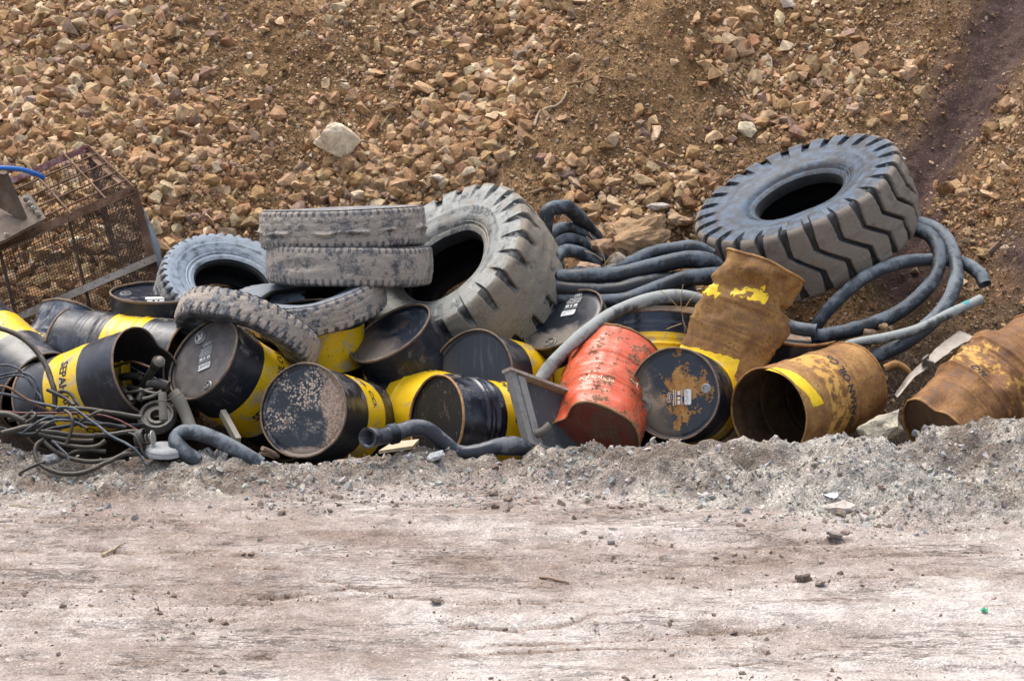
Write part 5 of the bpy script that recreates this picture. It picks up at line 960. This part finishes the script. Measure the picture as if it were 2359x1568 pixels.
def wire_panel(o, ea, eb, pitch, nrmv, r=.0020):
    la, lb = np.linalg.norm(ea), np.linalg.norm(eb); mb = MB(); na, nb = int(la / pitch), int(lb / pitch); amp = .0028
    for k in range(1, na):
        t = np.linspace(0, 1, nb + 1); sgn = np.where((np.arange(nb + 1) + k) % 2, 1, -1); wv = .004 * fbm(np.stack([t * 6, 0 * t + k * .35, 0 * t], -1), 2, 6); mb.tube(o + ea * (k / na) + t[:, None] * eb + (sgn * amp + wv)[:, None] * nrmv + (wv * .8)[:, None] * nrm(ea), r, 4, cap=False)
    for k in range(1, nb):
        t = np.linspace(0, 1, na + 1); sgn = np.where((np.arange(na + 1) + k) % 2, -1, 1); wv = .004 * fbm(np.stack([t * 8, 0 * t + k * .35, 0 * t + 5], -1), 2, 6); mb.tube(o + eb * (k / nb) + t[:, None] * ea + (sgn * amp + wv)[:, None] * nrmv + (wv * .8)[:, None] * nrm(eb), r, 4, cap=False)
    return mb.build("wire_mesh_panel", WIRE, cage, loc=cage.location)
wire_panel(cp(0, .01, .02), E1, E3 * .97, .0195, n2); wire_panel(cp(.012, 0, .02), E2, E3 * .97, .022, nrm(E1)); wire_panel(cp(0, .99, .02), E1, E3 * .97, .030, n2)
n3 = nrm(np.cross(E1, E2)); n3 = n3 * (1 if n3[2] > 0 else -1)
for k, f in enumerate((.14, .34, .56, .78)):
    s_, e_ = cp(-.015, f + .02, -.012), cp(.66 + .03 * k, f - .02, -.012); mb = MB(); c = spline([s_, (s_ + e_) / 2 + n3 * .008, e_], .03); mb.tube(c, .0072 + .0010 * (np.arange(len(c)) % 2), 8); mb.build("top_bar", OLD, cage, loc=cage.location)
for k, f in enumerate((.13, .29, .46, .64)):
    s_, e_ = cp(f, -.03, -.028), cp(f - .02, 1.03, -.028); mb = MB(); c = spline([s_, (s_ + e_) / 2 + n3 * .006, e_], .03); mb.tube(c, .0072 + .0010 * (np.arange(len(c)) % 2), 8); mb.build("top_bar", OLD, cage, loc=cage.location)
# clear plastic / pale sheet leaning behind the cage's end
mb = MB(); A = np.array([[P(u, v, y) for u, v, y in row] for row in [[(316, 455, 1.74), (322, 462, 1.74), (340, 500, 1.74)], [(336, 500, 1.72), (344, 520, 1.70), (366, 560, 1.68)], [(350, 575, 1.68), (358, 590, 1.66), (378, 630, 1.64)], [(362, 640, 1.66), (370, 650, 1.64), (378, 655, 1.62)]]])
B = np.stack([A[:, j] for j in range(3)], 1); mb.grid(B); mb.grid(B + np.array((0, .006, 0)), flip=True)
tagit(mb.build("plastic_sheet", flat_mat("grey_plastic", (.30, .36, .40), .35, 0, .25, (.40, .40, .37), 18)), "narrow strip of grey plastic sheet standing behind the cage's right end", "sheet")
# bracket on the cage
c0 = P(40, 500, 1.40); br = thing("steel_bracket", "heavy rusty steel bracket with an upright bolted plate on the cage top", "bracket", c0)
STEEL = rust_mat("plate_steel", ((.035, .026, .02), (.085, .062, .046), (.155, .115, .085)), .6); BOLT = rust_mat("bolt_steel", ((.11, .105, .085), (.20, .19, .155), (.27, .24, .19)), .5)
q0, q1, q2, q3 = P(106, 502, 1.42), P(68, 445, 1.74), P(-70, 500, 1.74), P(-40, 578, 1.38); nb = nrm(np.cross(q1 - q0, q3 - q0)); nb = nb * (1 if nb[2] > 0 else -1)
def slab(name, quad, n, t, mat, parent, loc): 
    q = [np.asarray(p) for p in quad]; mb = MB(); mb.add(q + [p + n * t for p in q], [(0, 3, 2, 1), (4, 5, 6, 7), (0, 1, 5, 4), (1, 2, 6, 5), (2, 3, 7, 6), (3, 0, 4, 7)]); return mb.build(name, mat, parent, loc=loc, smooth=False)
slab("base_plate", [q0, q1, q2, q3], -nb, .022, STEEL, br, c0)
u0, u1, u2, u3 = P(66, 508, 1.50) + nb * .002, P(18, 398, 1.50), P(-6, 394, 1.62), P(-2, 470, 1.66); slab("upright_plate", [u0, u1, u2, u3], nrm(np.cross(u1 - u0, u2 - u0)), .03, STEEL, br, c0)
for u, v, y in [(62, 462, 1.64), (72, 473, 1.58), (80, 484, 1.53), (89, 495, 1.47), (18, 546, 1.43)]:
    b0 = P(u, v, y) + nb * .004; mb = MB(); a_ = nrm(np.cross(nb, (1, 0, 0))); b_ = np.cross(nb, a_); ph = np.arange(6) * math.pi / 3; ring = lambda r, h: b0 + nb * h + r * (np.cos(ph)[:, None] * a_ + np.sin(ph)[:, None] * b_)
    mb.grid(np.stack([ring(.019, -.004), ring(.019, .020), ring(.013, .022), ring(.011, .032), ring(.0005, .032)]), wrap_v=True); mb.build("bolt", BOLT, br, loc=c0, smooth=False)

# ------------------------------------------------------------------ radiator
o = P(1180, 858, -.44); ex = P(1300, 902, -.26) - o; ey = P(1222, 1018, -.60) - o; nz_ = nrm(np.cross(ey, ex)); nz_ = nz_ if nz_ @ (CAM - o) > 0 else -nz_
rad = thing("radiator", "old grey radiator with a fine finned core standing on edge left of the orange drum", "radiator", o + ey)
GM = flat_mat("radiator_frame", (.27, .255, .235), .55, .3, .3, (.20, .15, .11), 22); CORE = NT("radiator_core"); rst = CORE.attr("wrap"); fx, fy, _z = CORE.sep(rst)[:3]
wv = CORE.math('SINE', CORE.math('MULTIPLY', fy, 620.0)); wv2 = CORE.math('SINE', CORE.math('MULTIPLY', fx, 500.0)); nn = CORE.noise(rst, 12, 6, .7); cc_ = CORE.mix(CORE.rng(wv, -.2, .6), (.022, .024, .028), (.085, .088, .095)); cc_ = CORE.mix(CORE.rng(CORE.noise(CORE.mapping(rst, (40, 7, 1)), 1, 5, .7), .56, .70, 0, .6), cc_, (.24, .25, .265)); CORE = CORE.out(CORE.mix(CORE.rng(wv2, .7, 1, 0, .35), cc_, (.03, .03, .03)), .6, CORE.bump(wv, .5, .002))
def rbox(name, a0, a1, b0, b1, d0, d1, mat):
    mb = MB(); v = [o + ex * a + ey * b + nz_ * d for a in (a0, a1) for b in (b0, b1) for d in (d0, d1)]; mb.add(v, [(0, 1, 3, 2), (4, 6, 7, 5), (0, 4, 5, 1), (2, 3, 7, 6), (0, 2, 6, 4), (1, 5, 7, 3)]); mb.attr("wrap", [(a * .33, b * .5, d) for a in (a0, a1) for b in (b0, b1) for d in (d0, d1)]); return mb.build(name, mat, rad, loc=rad.location, smooth=False)
rbox("core", .20, 1.05, .05, .97, -.04, -.012, CORE); rbox("side_tank", -.06, .055, .0, 1.0, -.05, .012, GM); rbox("side_channel", .06, .19, .03, .99, -.05, .022, GM); rbox("top_rail", -.08, 1.08, -.045, -.003, -.06, .03, OLDG); rbox("bottom_rail", -.10, 1.08, 1.003, 1.05, -.06, .03, GM)
TUBE_ = flat_mat("pipe_dirty", (.13, .115, .095), .6, .2, .4, (.22, .18, .14), 40); pb = o + ex * .13 + ey * .86 + nz_ * .02; mb = MB(); mb.tube(spline([pb, pb + nz_ * .04 + ex * .05 - ey * .03, pb + nz_ * .075 + ex * .16 - ey * .13], .01), .027, 18, hollow=True); mb.build("outlet_pipe", TUBE_, rad, loc=rad.location)

# ------------------------------------------------------------------ scrap between the drums at the left
IRON = flat_mat("oily_iron", (.055, .050, .043), .5, .3, .3, (.20, .165, .12), 40); TUBE = flat_mat("dirty_tube", (.15, .135, .11), .65, .1, .4, (.24, .20, .15), 30)
def ring_thing(name, label, cat, u, v, y, a, r, prof, mat, part="body"):
    o, X, Y, Z, *_ = frame(u, v, y, a, r); M = Matrix(((X[0], Y[0], Z[0], o[0]), (X[1], Y[1], Z[1], o[1]), (X[2], Y[2], Z[2], o[2]), (0, 0, 0, 1))); t = thing(name, label, cat, mat4=M)
    ph = np.arange(48) * 2 * math.pi / 48; mb = MB(); mb.grid(np.stack([np.stack([rr * np.cos(ph), rr * np.sin(ph), 0 * ph + zz], -1) for rr, zz in prof]), wrap_v=True); mb.build(part, mat, t, sharp=35); return t, o, X, Y, Z
pu, *_f = ring_thing("pulley", "thick dark steel ring with a stepped face lying under two pipe stubs", "ring", 361, 953, -.66, 80, .80, [(.042, .07), (.042, .012), (.062, .010), (.065, .02), (.085, .02), (.088, .004), (.100, .0), (.112, .012), (.120, .035), (.112, .06), (.09, .075), (.042, .07)], IRON, "ring_body")
hose("pipe_stub", "short grey pipe stub standing in the steel ring", [(374, 904, -.70), (375, 935, -.74), (377, 968, -.78)], 9.5, TUBE, "pipe", mod=lambda t: 1 + .06 * np.sin(t * 9))
hose("pipe_stub", "thick grey pipe rising beside the grey lidded drum behind the bent hose", [(398, 903, -.60), (412, 922, -.62), (428, 955, -.66), (440, 990, -.72)], 15, TUBE, "pipe", mod=lambda t: 1 + .05 * np.sin(t * 7))
hose("metal_pipe", "dark elbow pipe with a shiny threaded mouth poking out of the scrap filled drum", [(322, 905, -.20), (334, 880, -.28), (350, 853, -.36), (365, 832, -.42)], 10, IRON, "pipe", mod=lambda t: 1 + .55 * sstep(.93, .955, t) + .5 * sstep(.12, .0, t))
hose("pipe_collar", "shiny steel collar round the mouth of the dark elbow pipe", [(364, 834, -.415), (367, 831, -.445)], 13, BUNG_D, "collar", step=.004)
hose("thin_rod", "reddish brown rod sticking out of the scrap filled drum", [(262, 845, -.05), (300, 833, -.15), (335, 842, -.28), (352, 850, -.32)], 3, HO, "rod")
hose("thin_wire", "thin pale wire stretched from the scrap drum to the grey lidded drum", [(290, 838, -.14), (340, 866, -.28), (392, 892, -.36)], 1.1, HK, "wire", n=6)
hose("wire_loop", "thin wire lying over the pipe stubs and ring", [(330, 940, -.76), (355, 925, -.80), (390, 920, -.80), (418, 905, -.74), (420, 896, -.70)], 1.1, HT, "wire", n=6)
rnd = random.Random(4)
BITS = [("flat dark casting lying in the mouth of the scrap filled drum", [(280, 868, -.12), (300, 866, -.18), (322, 866, -.22)], 9), ("rusty tube end lying at the lip of the scrap filled drum", [(300, 893, -.2), (325, 905, -.3), (318, 925, -.35)], 9), ("pale dusty lever in the scrap below the drum mouth", [(280, 895, -.3), (296, 912, -.42), (304, 926, -.48)], 8),
        ("dark cylinder lying among the scrap under the grey lid", [(345, 888, -.36), (365, 884, -.40), (388, 890, -.42)], 13), ("brown rod lying under the drum mouth", [(290, 905, -.42), (320, 900, -.46), (352, 896, -.48)], 3.5), ("short grey bolt rod among the scrap", [(355, 870, -.30), (368, 880, -.36), (372, 898, -.42)], 2.5),
        ("bent black strap under the drum mouth", [(330, 918, -.5), (352, 912, -.52), (372, 900, -.5)], 4), ("thin brown rod on top of the scrap", [(322, 895, -.44), (345, 903, -.5), (365, 906, -.52)], 3)]
for lb, pts, r in BITS: hose("scrap_piece", lb, pts, r, IRON if rnd.random() < .6 else TUBE, "scrap metal", "scrap spilling from the drum")
# filter cup with spring and disc
fc, o, X, Y, Z = ring_thing("filter_cup", "small filter cup with a coil spring and pale disc sitting in the gravel", "filter", 332, 1010, -.90, 175, .35, [(.0, .055), (.05, .05), (.062, .02), (.064, -.0), (.060, -.004), (.056, .0), (.052, .03), (.0, .042)], IRON, "cup")
th = np.linspace(0, 2 * math.pi * 4, 90); mb = MB(); mb.tube(np.stack([.026 * np.cos(th), .026 * np.sin(th), -.05 + .09 * th / th.max()], -1), .0035, 6); mb.build("spring", BUNG_D, fc)
ph = np.arange(32) * 2 * math.pi / 32; mb = MB(); mb.grid(np.stack([np.stack([rr * np.cos(ph), rr * np.sin(ph), 0 * ph + zz], -1) for rr, zz in [(.0, -.062), (.03, -.062), (.046, -.058), (.047, -.052), (.0, -.050)]]), wrap_v=True); mb.build("end_disc", flat_mat("pale_disc", (.36, .34, .30), .6, .1, .4, (.30, .26, .2), 60), fc, sharp=30)
cap_, o, X, Y, Z = ring_thing("ribbed_cap", "round grey plastic cap with a finely ribbed edge lying flat on the gravel", "cap", 378, 1026, -.90, 90, .30, [(.0, .004), (.07, .002), (.088, .0), (.105, .010), (.112, .02)], flat_mat("cap_grey", (.30, .31, .31), .5, 0, .2, (.3, .27, .23), 30), "cap_top")
n_ = 144; ph = np.arange(n_) * 2 * math.pi / n_; rr = .112 + .0022 * (np.arange(n_) % 2); mb = MB(); mb.grid(np.stack([np.stack([rr * np.cos(ph), rr * np.sin(ph), 0 * ph + z], -1) for z in (.02, .032)] + [np.stack([.116 * np.cos(ph), .116 * np.sin(ph), 0 * ph + z], -1) for z in (.033, .05)]), wrap_v=True); mb.build("ribbed_edge", flat_mat("cap_edge", (.36, .37, .37), .5, 0, .2, (.3, .27, .23), 30), cap_, smooth=False)
mb = MB()
for p0, p1 in [((548, 1015), (512, 950)), ((548, 1015), (500, 1020))]:
    a_, b_ = P(*p0, -.62), P(*p1, -.42); mb.beam(a_, b_, .035, .05)
tagit(mb.build("bent_channel", flat_mat("pale_steel", (.26, .24, .19), .6, .2, .4, (.3, .26, .19), 25), smooth=False), "pale bent steel channel half buried under the grey lidded drum", "steel channel")
for lb, p0, p1, w_ in [("upper pale wooden stick jutting out beside the spotted drum", (604, 1032), (640, 1050), .03), ("lower pale wooden stick lying beside the spotted drum", (598, 1044), (630, 1052), .022)]:
    mb = MB(); a_, b_ = P(*p0, -.72), P(*p1, -.62); mb.tube(spline([a_, (a_ + b_) / 2 + np.array((0, 0, .004)), b_], .02), w_ / 2, 9); tagit(mb.build("wooden_stick", flat_mat("old_wood", (.26, .19, .13), .85, 0, .3, (.3, .25, .19), 40)), lb, "stick")
slab_q = [P(872, 1045, -.82), P(905, 1024, -.66), P(965, 1018, -.62), P(950, 1034, -.80)]
w_ = slab("board", slab_q, np.array((0, 0, 1.)), .02, flat_mat("pale_board", (.50, .40, .27), .8, 0, .25, (.45, .36, .25), 30), None, P(915, 1034, -.72)); tagit(w_, "pale broken board lying under the bent rubber pipe", "board")
# bent strip of sheet metal at the right
cl = spline([P(2066, 912, .02), P(2100, 868, .16), P(2140, 835, .30), P(2185, 798, .46), P(2228, 772, .58)], .02); n_ = len(cl); t_ = np.gradient(cl, axis=0); t_ /= np.linalg.norm(t_, axis=1)[:, None]; sd = np.cross(t_, (0, -.25, 1.)); sd /= np.linalg.norm(sd, axis=1)[:, None]; wv = np.interp(np.linspace(0, 1, n_), [0, .3, .5, 1], [.035, .045, .075, .13])
A = np.stack([cl + sd * (q * wv)[:, None] + np.array((0, 0, 1.)) * (.035 * q * q + .008 * fbm(np.stack([np.arange(n_) * .2, 0 * wv + q, 0 * wv], -1), 2, 5))[:, None] for q in np.linspace(-.5, .5, 7)], 1); mb = MB(); mb.grid(A); mb.grid(A - np.array((0, 0, .004)), flip=True)
st = thing("metal_strip", "bent pale strip of sheet metal with a small angle clip on the slope", "sheet metal", cl[0]); mb.build("strip", flat_mat("pale_sheet", (.33, .285, .235), .6, .1, .35, (.24, .17, .11), 14), st, loc=cl[0])
k = int(n_ * .48); mb = MB(); mb.box(cl[k] + np.array((-.02, -.03, .03)), t_[k], sd[k], np.cross(t_[k], sd[k]), .035, .006, .03); mb.box(cl[k] + np.array((.005, -.045, .01)), t_[k], sd[k], np.cross(t_[k], sd[k]), .006, .03, .03); mb.build("angle_clip", TUBE, st, loc=cl[0], smooth=False)
hose("rusty_flange", "curled rusty flange lying in the soil behind the open rusty drum", [(2040, 850, .30), (2062, 838, .30), (2085, 848, .28), (2100, 865, .26)], 11, RUST, "scrap metal", mod=lambda t: 1 - .5 * t)
# roots, twigs and dry weeds
WOOD = flat_mat("dry_root", (.40, .31, .20), .85, 0, .2, (.46, .38, .27), 40); WOOD2 = flat_mat("brown_root", (.19, .11, .055), .9, 0, .2, DUST, 40); STRAW = flat_mat("straw", (.36, .28, .14), .8, 0, .1, DUST, 40)
def root(lb, pix, r, mat, name="root", up=.02, cat="root", grp=None):
    w = np.array([hit(u, v) for u, v in pix]); w[:, 2] += up; c = spline(w, .015); c = c + .006 * np.stack([fbm(np.stack([np.arange(len(c)) * .3, 0 * c[:, 0] + q * 5, 0 * c[:, 0]], -1), 2, q) for q in range(3)], -1); mb = MB(); mb.tube(c, r * np.linspace(1, .6, len(c)) * (1 + .15 * np.sin(np.arange(len(c)) * 1.7)), 8); return tagit(mb.build(name, mat), lb, cat, grp)
root("pale crooked root lying on the slope soil above the hose coil", [(1233, 302), (1243, 280), (1262, 264), (1284, 252), (1300, 244), (1303, 226)], .011, WOOD)
root("brown root running out of the soil right of the pale crooked root", [(1310, 215), (1340, 205), (1380, 190), (1425, 197)], .013, WOOD2)
root("thick brown root above the middle loader tyre", [(1228, 470), (1258, 455), (1290, 445), (1318, 425)], .016, WOOD2)
root("branching brown root right of the big white slab", [(820, 412), (842, 385), (858, 362), (860, 350)], .010, WOOD2)
root("thin dry straw on the slope above the big white slab", [(880, 300), (900, 270), (915, 240)], .004, STRAW, "straw_stem", cat="straw")
root("dry twig lying on the road below the left tangle", [(240, 1283), (262, 1272), (282, 1258)], .010, WOOD, "twig", .008, "twig")
root("thin brown twig lying flat on the middle of the road", [(1245, 1333), (1275, 1338), (1310, 1345)], .007, WOOD2, "twig", .006, "twig")
root("thin straw lying at the foot of the gravel bank at the left", [(25, 1166), (60, 1168), (100, 1170)], .004, STRAW, "straw_stem", cat="straw", up=.006)
wd = thing("dry_weed", "dry straw coloured weed standing between the tan lidded drum and the crushed drum", "weed", P(1562, 745, .52))
for k, pix in enumerate([[(1578, 765), (1572, 730), (1568, 690), (1573, 655)], [(1572, 720), (1545, 690), (1520, 668)], [(1574, 715), (1590, 690), (1612, 672)], [(1570, 745), (1550, 752), (1535, 758)], [(1572, 735), (1582, 760), (1590, 778)]]):
    mb = MB(); mb.tube(spline([P(u, v, .50 - .03 * k) for u, v in pix], .012), .0028, 5); mb.build("stem", STRAW, wd, loc=wd.location)
wd = thing("dry_weed", "dry yellow weed growing in front of the brown boulder", "weed", P(1395, 650, 1.05))
for k, pix in enumerate([[(1390, 640), (1394, 610), (1384, 575), (1350, 545)], [(1388, 600), (1368, 585), (1345, 578)], [(1392, 610), (1405, 590), (1420, 580)], [(1388, 590), (1372, 560), (1356, 535)], [(1393, 620), (1380, 622), (1366, 628)]]):
    mb = MB(); mb.tube(spline([P(u, v, 1.02 + .01 * k) for u, v in pix], .012), .003, 5); mb.build("stem", STRAW, wd, loc=wd.location)

# ------------------------------------------------------------------ boulders and single stones one can name
def boulder(label, u, v, size, col, seed, y=None, rot=(0, 0, 0), npts=22, flat=.9, rough=.06, sink=.25, cat="boulder", name="boulder", cuts=6):
    me = detailed_rock(seed, name, npts, cuts, rough, flat); s = np.array(size); p = P(u, v, y) if y is not None else hit(u, v) + np.array((0, 0, s[2] * (.5 - sink)))
    return rock_obj(me, p, s, col, label, rot=rot, cat=cat, name=name)
boulder("large brown boulder with broken faces sitting inside the hose coil", 1462, 558, (.62, .52, .66), (.33, .21, .115), 911, y=1.34, rot=(.25, -.15, .5), npts=30, rough=.12)
boulder("pink tan boulder leaning on the left side of the large brown boulder", 1392, 560, (.24, .24, .24), (.40, .25, .16), 912, y=1.3, rot=(.2, .5, .2))
boulder("small grey rock standing in front of the large brown boulder", 1430, 600, (.17, .15, .17), (.34, .27, .215), 913, y=1.08, rot=(.1, .2, .5), cat="rock", name="rock")
boulder("flat tan pink rock lying left of the small grey rock in the coil", 1357, 612, (.22, .15, .09), (.44, .30, .20), 914, y=1.05, rot=(.1, .25, .3), cat="rock", name="rock")
boulder("white topped rock behind the large brown boulder", 1512, 508, (.22, .18, .13), (.58, .50, .42), 915, rot=(.0, .1, .2), cat="rock", name="rock")
boulder("tan rock between the white topped rock and the big tilted tyre", 1562, 530, (.26, .22, .17), (.44, .30, .185), 916, rot=(.2, .1, .9), cat="rock", name="rock")
boulder("big pale slab of rock, whitest on the slope, above the stacked tyres", 780, 372, (.36, .22, .38), (.86, .70, .50), 917, rot=(.35, .45, .2), npts=18, rough=.05, sink=.12)
boulder("whitish rock just above the hole of the middle loader tyre", 1008, 442, (.19, .17, .14), (.60, .50, .39), 918, rot=(.3, .2, .4), cat="rock", name="rock", sink=.1)
boulder("dark brown elongated boulder near the top of the slope, right of the soil mound", 1712, 125, (.20, .34, .22), (.27, .175, .105), 919, rot=(.5, .1, .35))
boulder("white rock at the top edge of the slope", 1812, 25, (.17, .14, .14), (.62, .53, .44), 920, rot=(.4, .5, .2), cat="rock", name="rock")
boulder("grey rock at the left side of the slope, largest of its surroundings", 80, 235, (.19, .17, .15), (.36, .28, .23), 921, rot=(.1, .3, .1), cat="rock", name="rock")
boulder("tan boulder high on the slope left of the white rock", 1720, 45, (.24, .22, .2), (.40, .25, .13), 922, rot=(.4, .1, .8))
boulder("yellowish rock lying above the big tilted tyre's left edge", 1480, 440, (.20, .18, .13), (.47, .33, .18), 923, rot=(.2, .4, .2), cat="rock", name="rock")
boulder("pale yellowish boulder between the two rusty drums in the gravel bank", 2032, 985, (.34, .26, .26), (.47, .42, .32), 924, y=-.38, rot=(.2, -.3, .2), rough=.08)
boulder("blue grey stone at the mouth of the half sunk rusty drum", 2118, 1003, (.12, .1, .12), (.27, .26, .285), 925, y=-.78, rot=(.3, .4, .2), cat="stone", name="stone")
boulder("flat pale stone embedded at the road edge on the right", 1925, 1178, (.27, .20, .09), (.52, .455, .40), 926, rot=(.05, 0, .2), sink=.42, cat="stone", name="stone")
boulder("grey brown stone lying on the road below the flat pale stone", 1922, 1240, (.11, .09, .07), (.33, .28, .245), 927, rot=(.1, .3, .2), sink=.2, cat="stone", name="stone")
boulder("white blue stone on the gravel bank below the bent rubber pipe", 1003, 1050, (.15, .12, .085), (.46, .47, .47), 928, y=-.95, rot=(.1, -.3, .1), cat="stone", name="stone")
boulder("tan rock standing between two hoses at the right", 2036, 752, (.085, .08, .11), (.40, .26, .15), 929, y=.52, rot=(.1, .1, .2), cat="rock", name="rock")
boulder("brown rock beside the tan one between the hoses at the right", 2004, 765, (.13, .11, .085), (.30, .19, .115), 930, y=.52, rot=(.2, .1, .6), cat="rock", name="rock")
boulder("yellowish rock right of the hose loops", 2172, 582, (.12, .11, .10), (.45, .35, .23), 931, y=1.55, rot=(.3, .1, .2), cat="rock", name="rock")
boulder("dark clod, larger of two lying on the road at the right", 1852, 1338, (.10, .09, .06), (.19, .145, .115), 932, rot=(0, .1, .3), rough=.16, cat="clod", name="clod")
boulder("pale clod lying right of the dark one on the road", 1888, 1346, (.10, .08, .065), (.36, .30, .26), 933, rot=(0, .1, 1.3), rough=.14, cat="clod", name="clod")
boulder("brown clod lying alone on the middle of the road", 1005, 1388, (.09, .07, .05), (.27, .215, .175), 934, rot=(0, .1, .5), rough=.16, cat="clod", name="clod")
boulder("small grey stone lying on the road below the orange drum", 1408, 1254, (.055, .05, .04), (.33, .30, .27), 935, cat="stone", name="stone", sink=.2)
boulder("pale pebble just left of the small grey stone below the orange drum", 1382, 1240, (.04, .035, .025), (.45, .41, .37), 936, cat="stone", name="stone", sink=.2)
boulder("blue grey rock lying inside the big hose loop at the left", 122, 1058, (.15, .12, .10), (.29, .295, .30), 937, y=-1.02, rot=(.1, .2, .3), cat="rock", name="rock")
def scrapsheet(name, lb, u, v, w, h, col, cat):
    p = hit(u, v); mb = MB(); gx, gy = np.meshgrid(np.linspace(-.5, .5, 9), np.linspace(-.5, .5, 7), indexing='ij'); z = .012 + .012 * fbm(np.stack([gx * 4, gy * 4, 0 * gx], -1), 2, int(u)); A = np.stack([gx * w * (1 + .3 * gy), gy * h, z], -1) + p; mb.grid(A); mb.grid(A - np.array((0, 0, .0015)), flip=True); return tagit(mb.build(name, flat_mat(name, col, .5, 0, .1, (.5, .45, .4), 60)), lb, cat)
scrapsheet("paper_scrap", "crumpled white scrap of paper above the flat pale stone", 1912, 1153, .085, .05, (.80, .80, .80), "paper")
scrapsheet("sweet_wrapper", "tiny green wrapper lying on the road at the right", 2267, 1410, .032, .022, (.03, .42, .20), "wrapper")
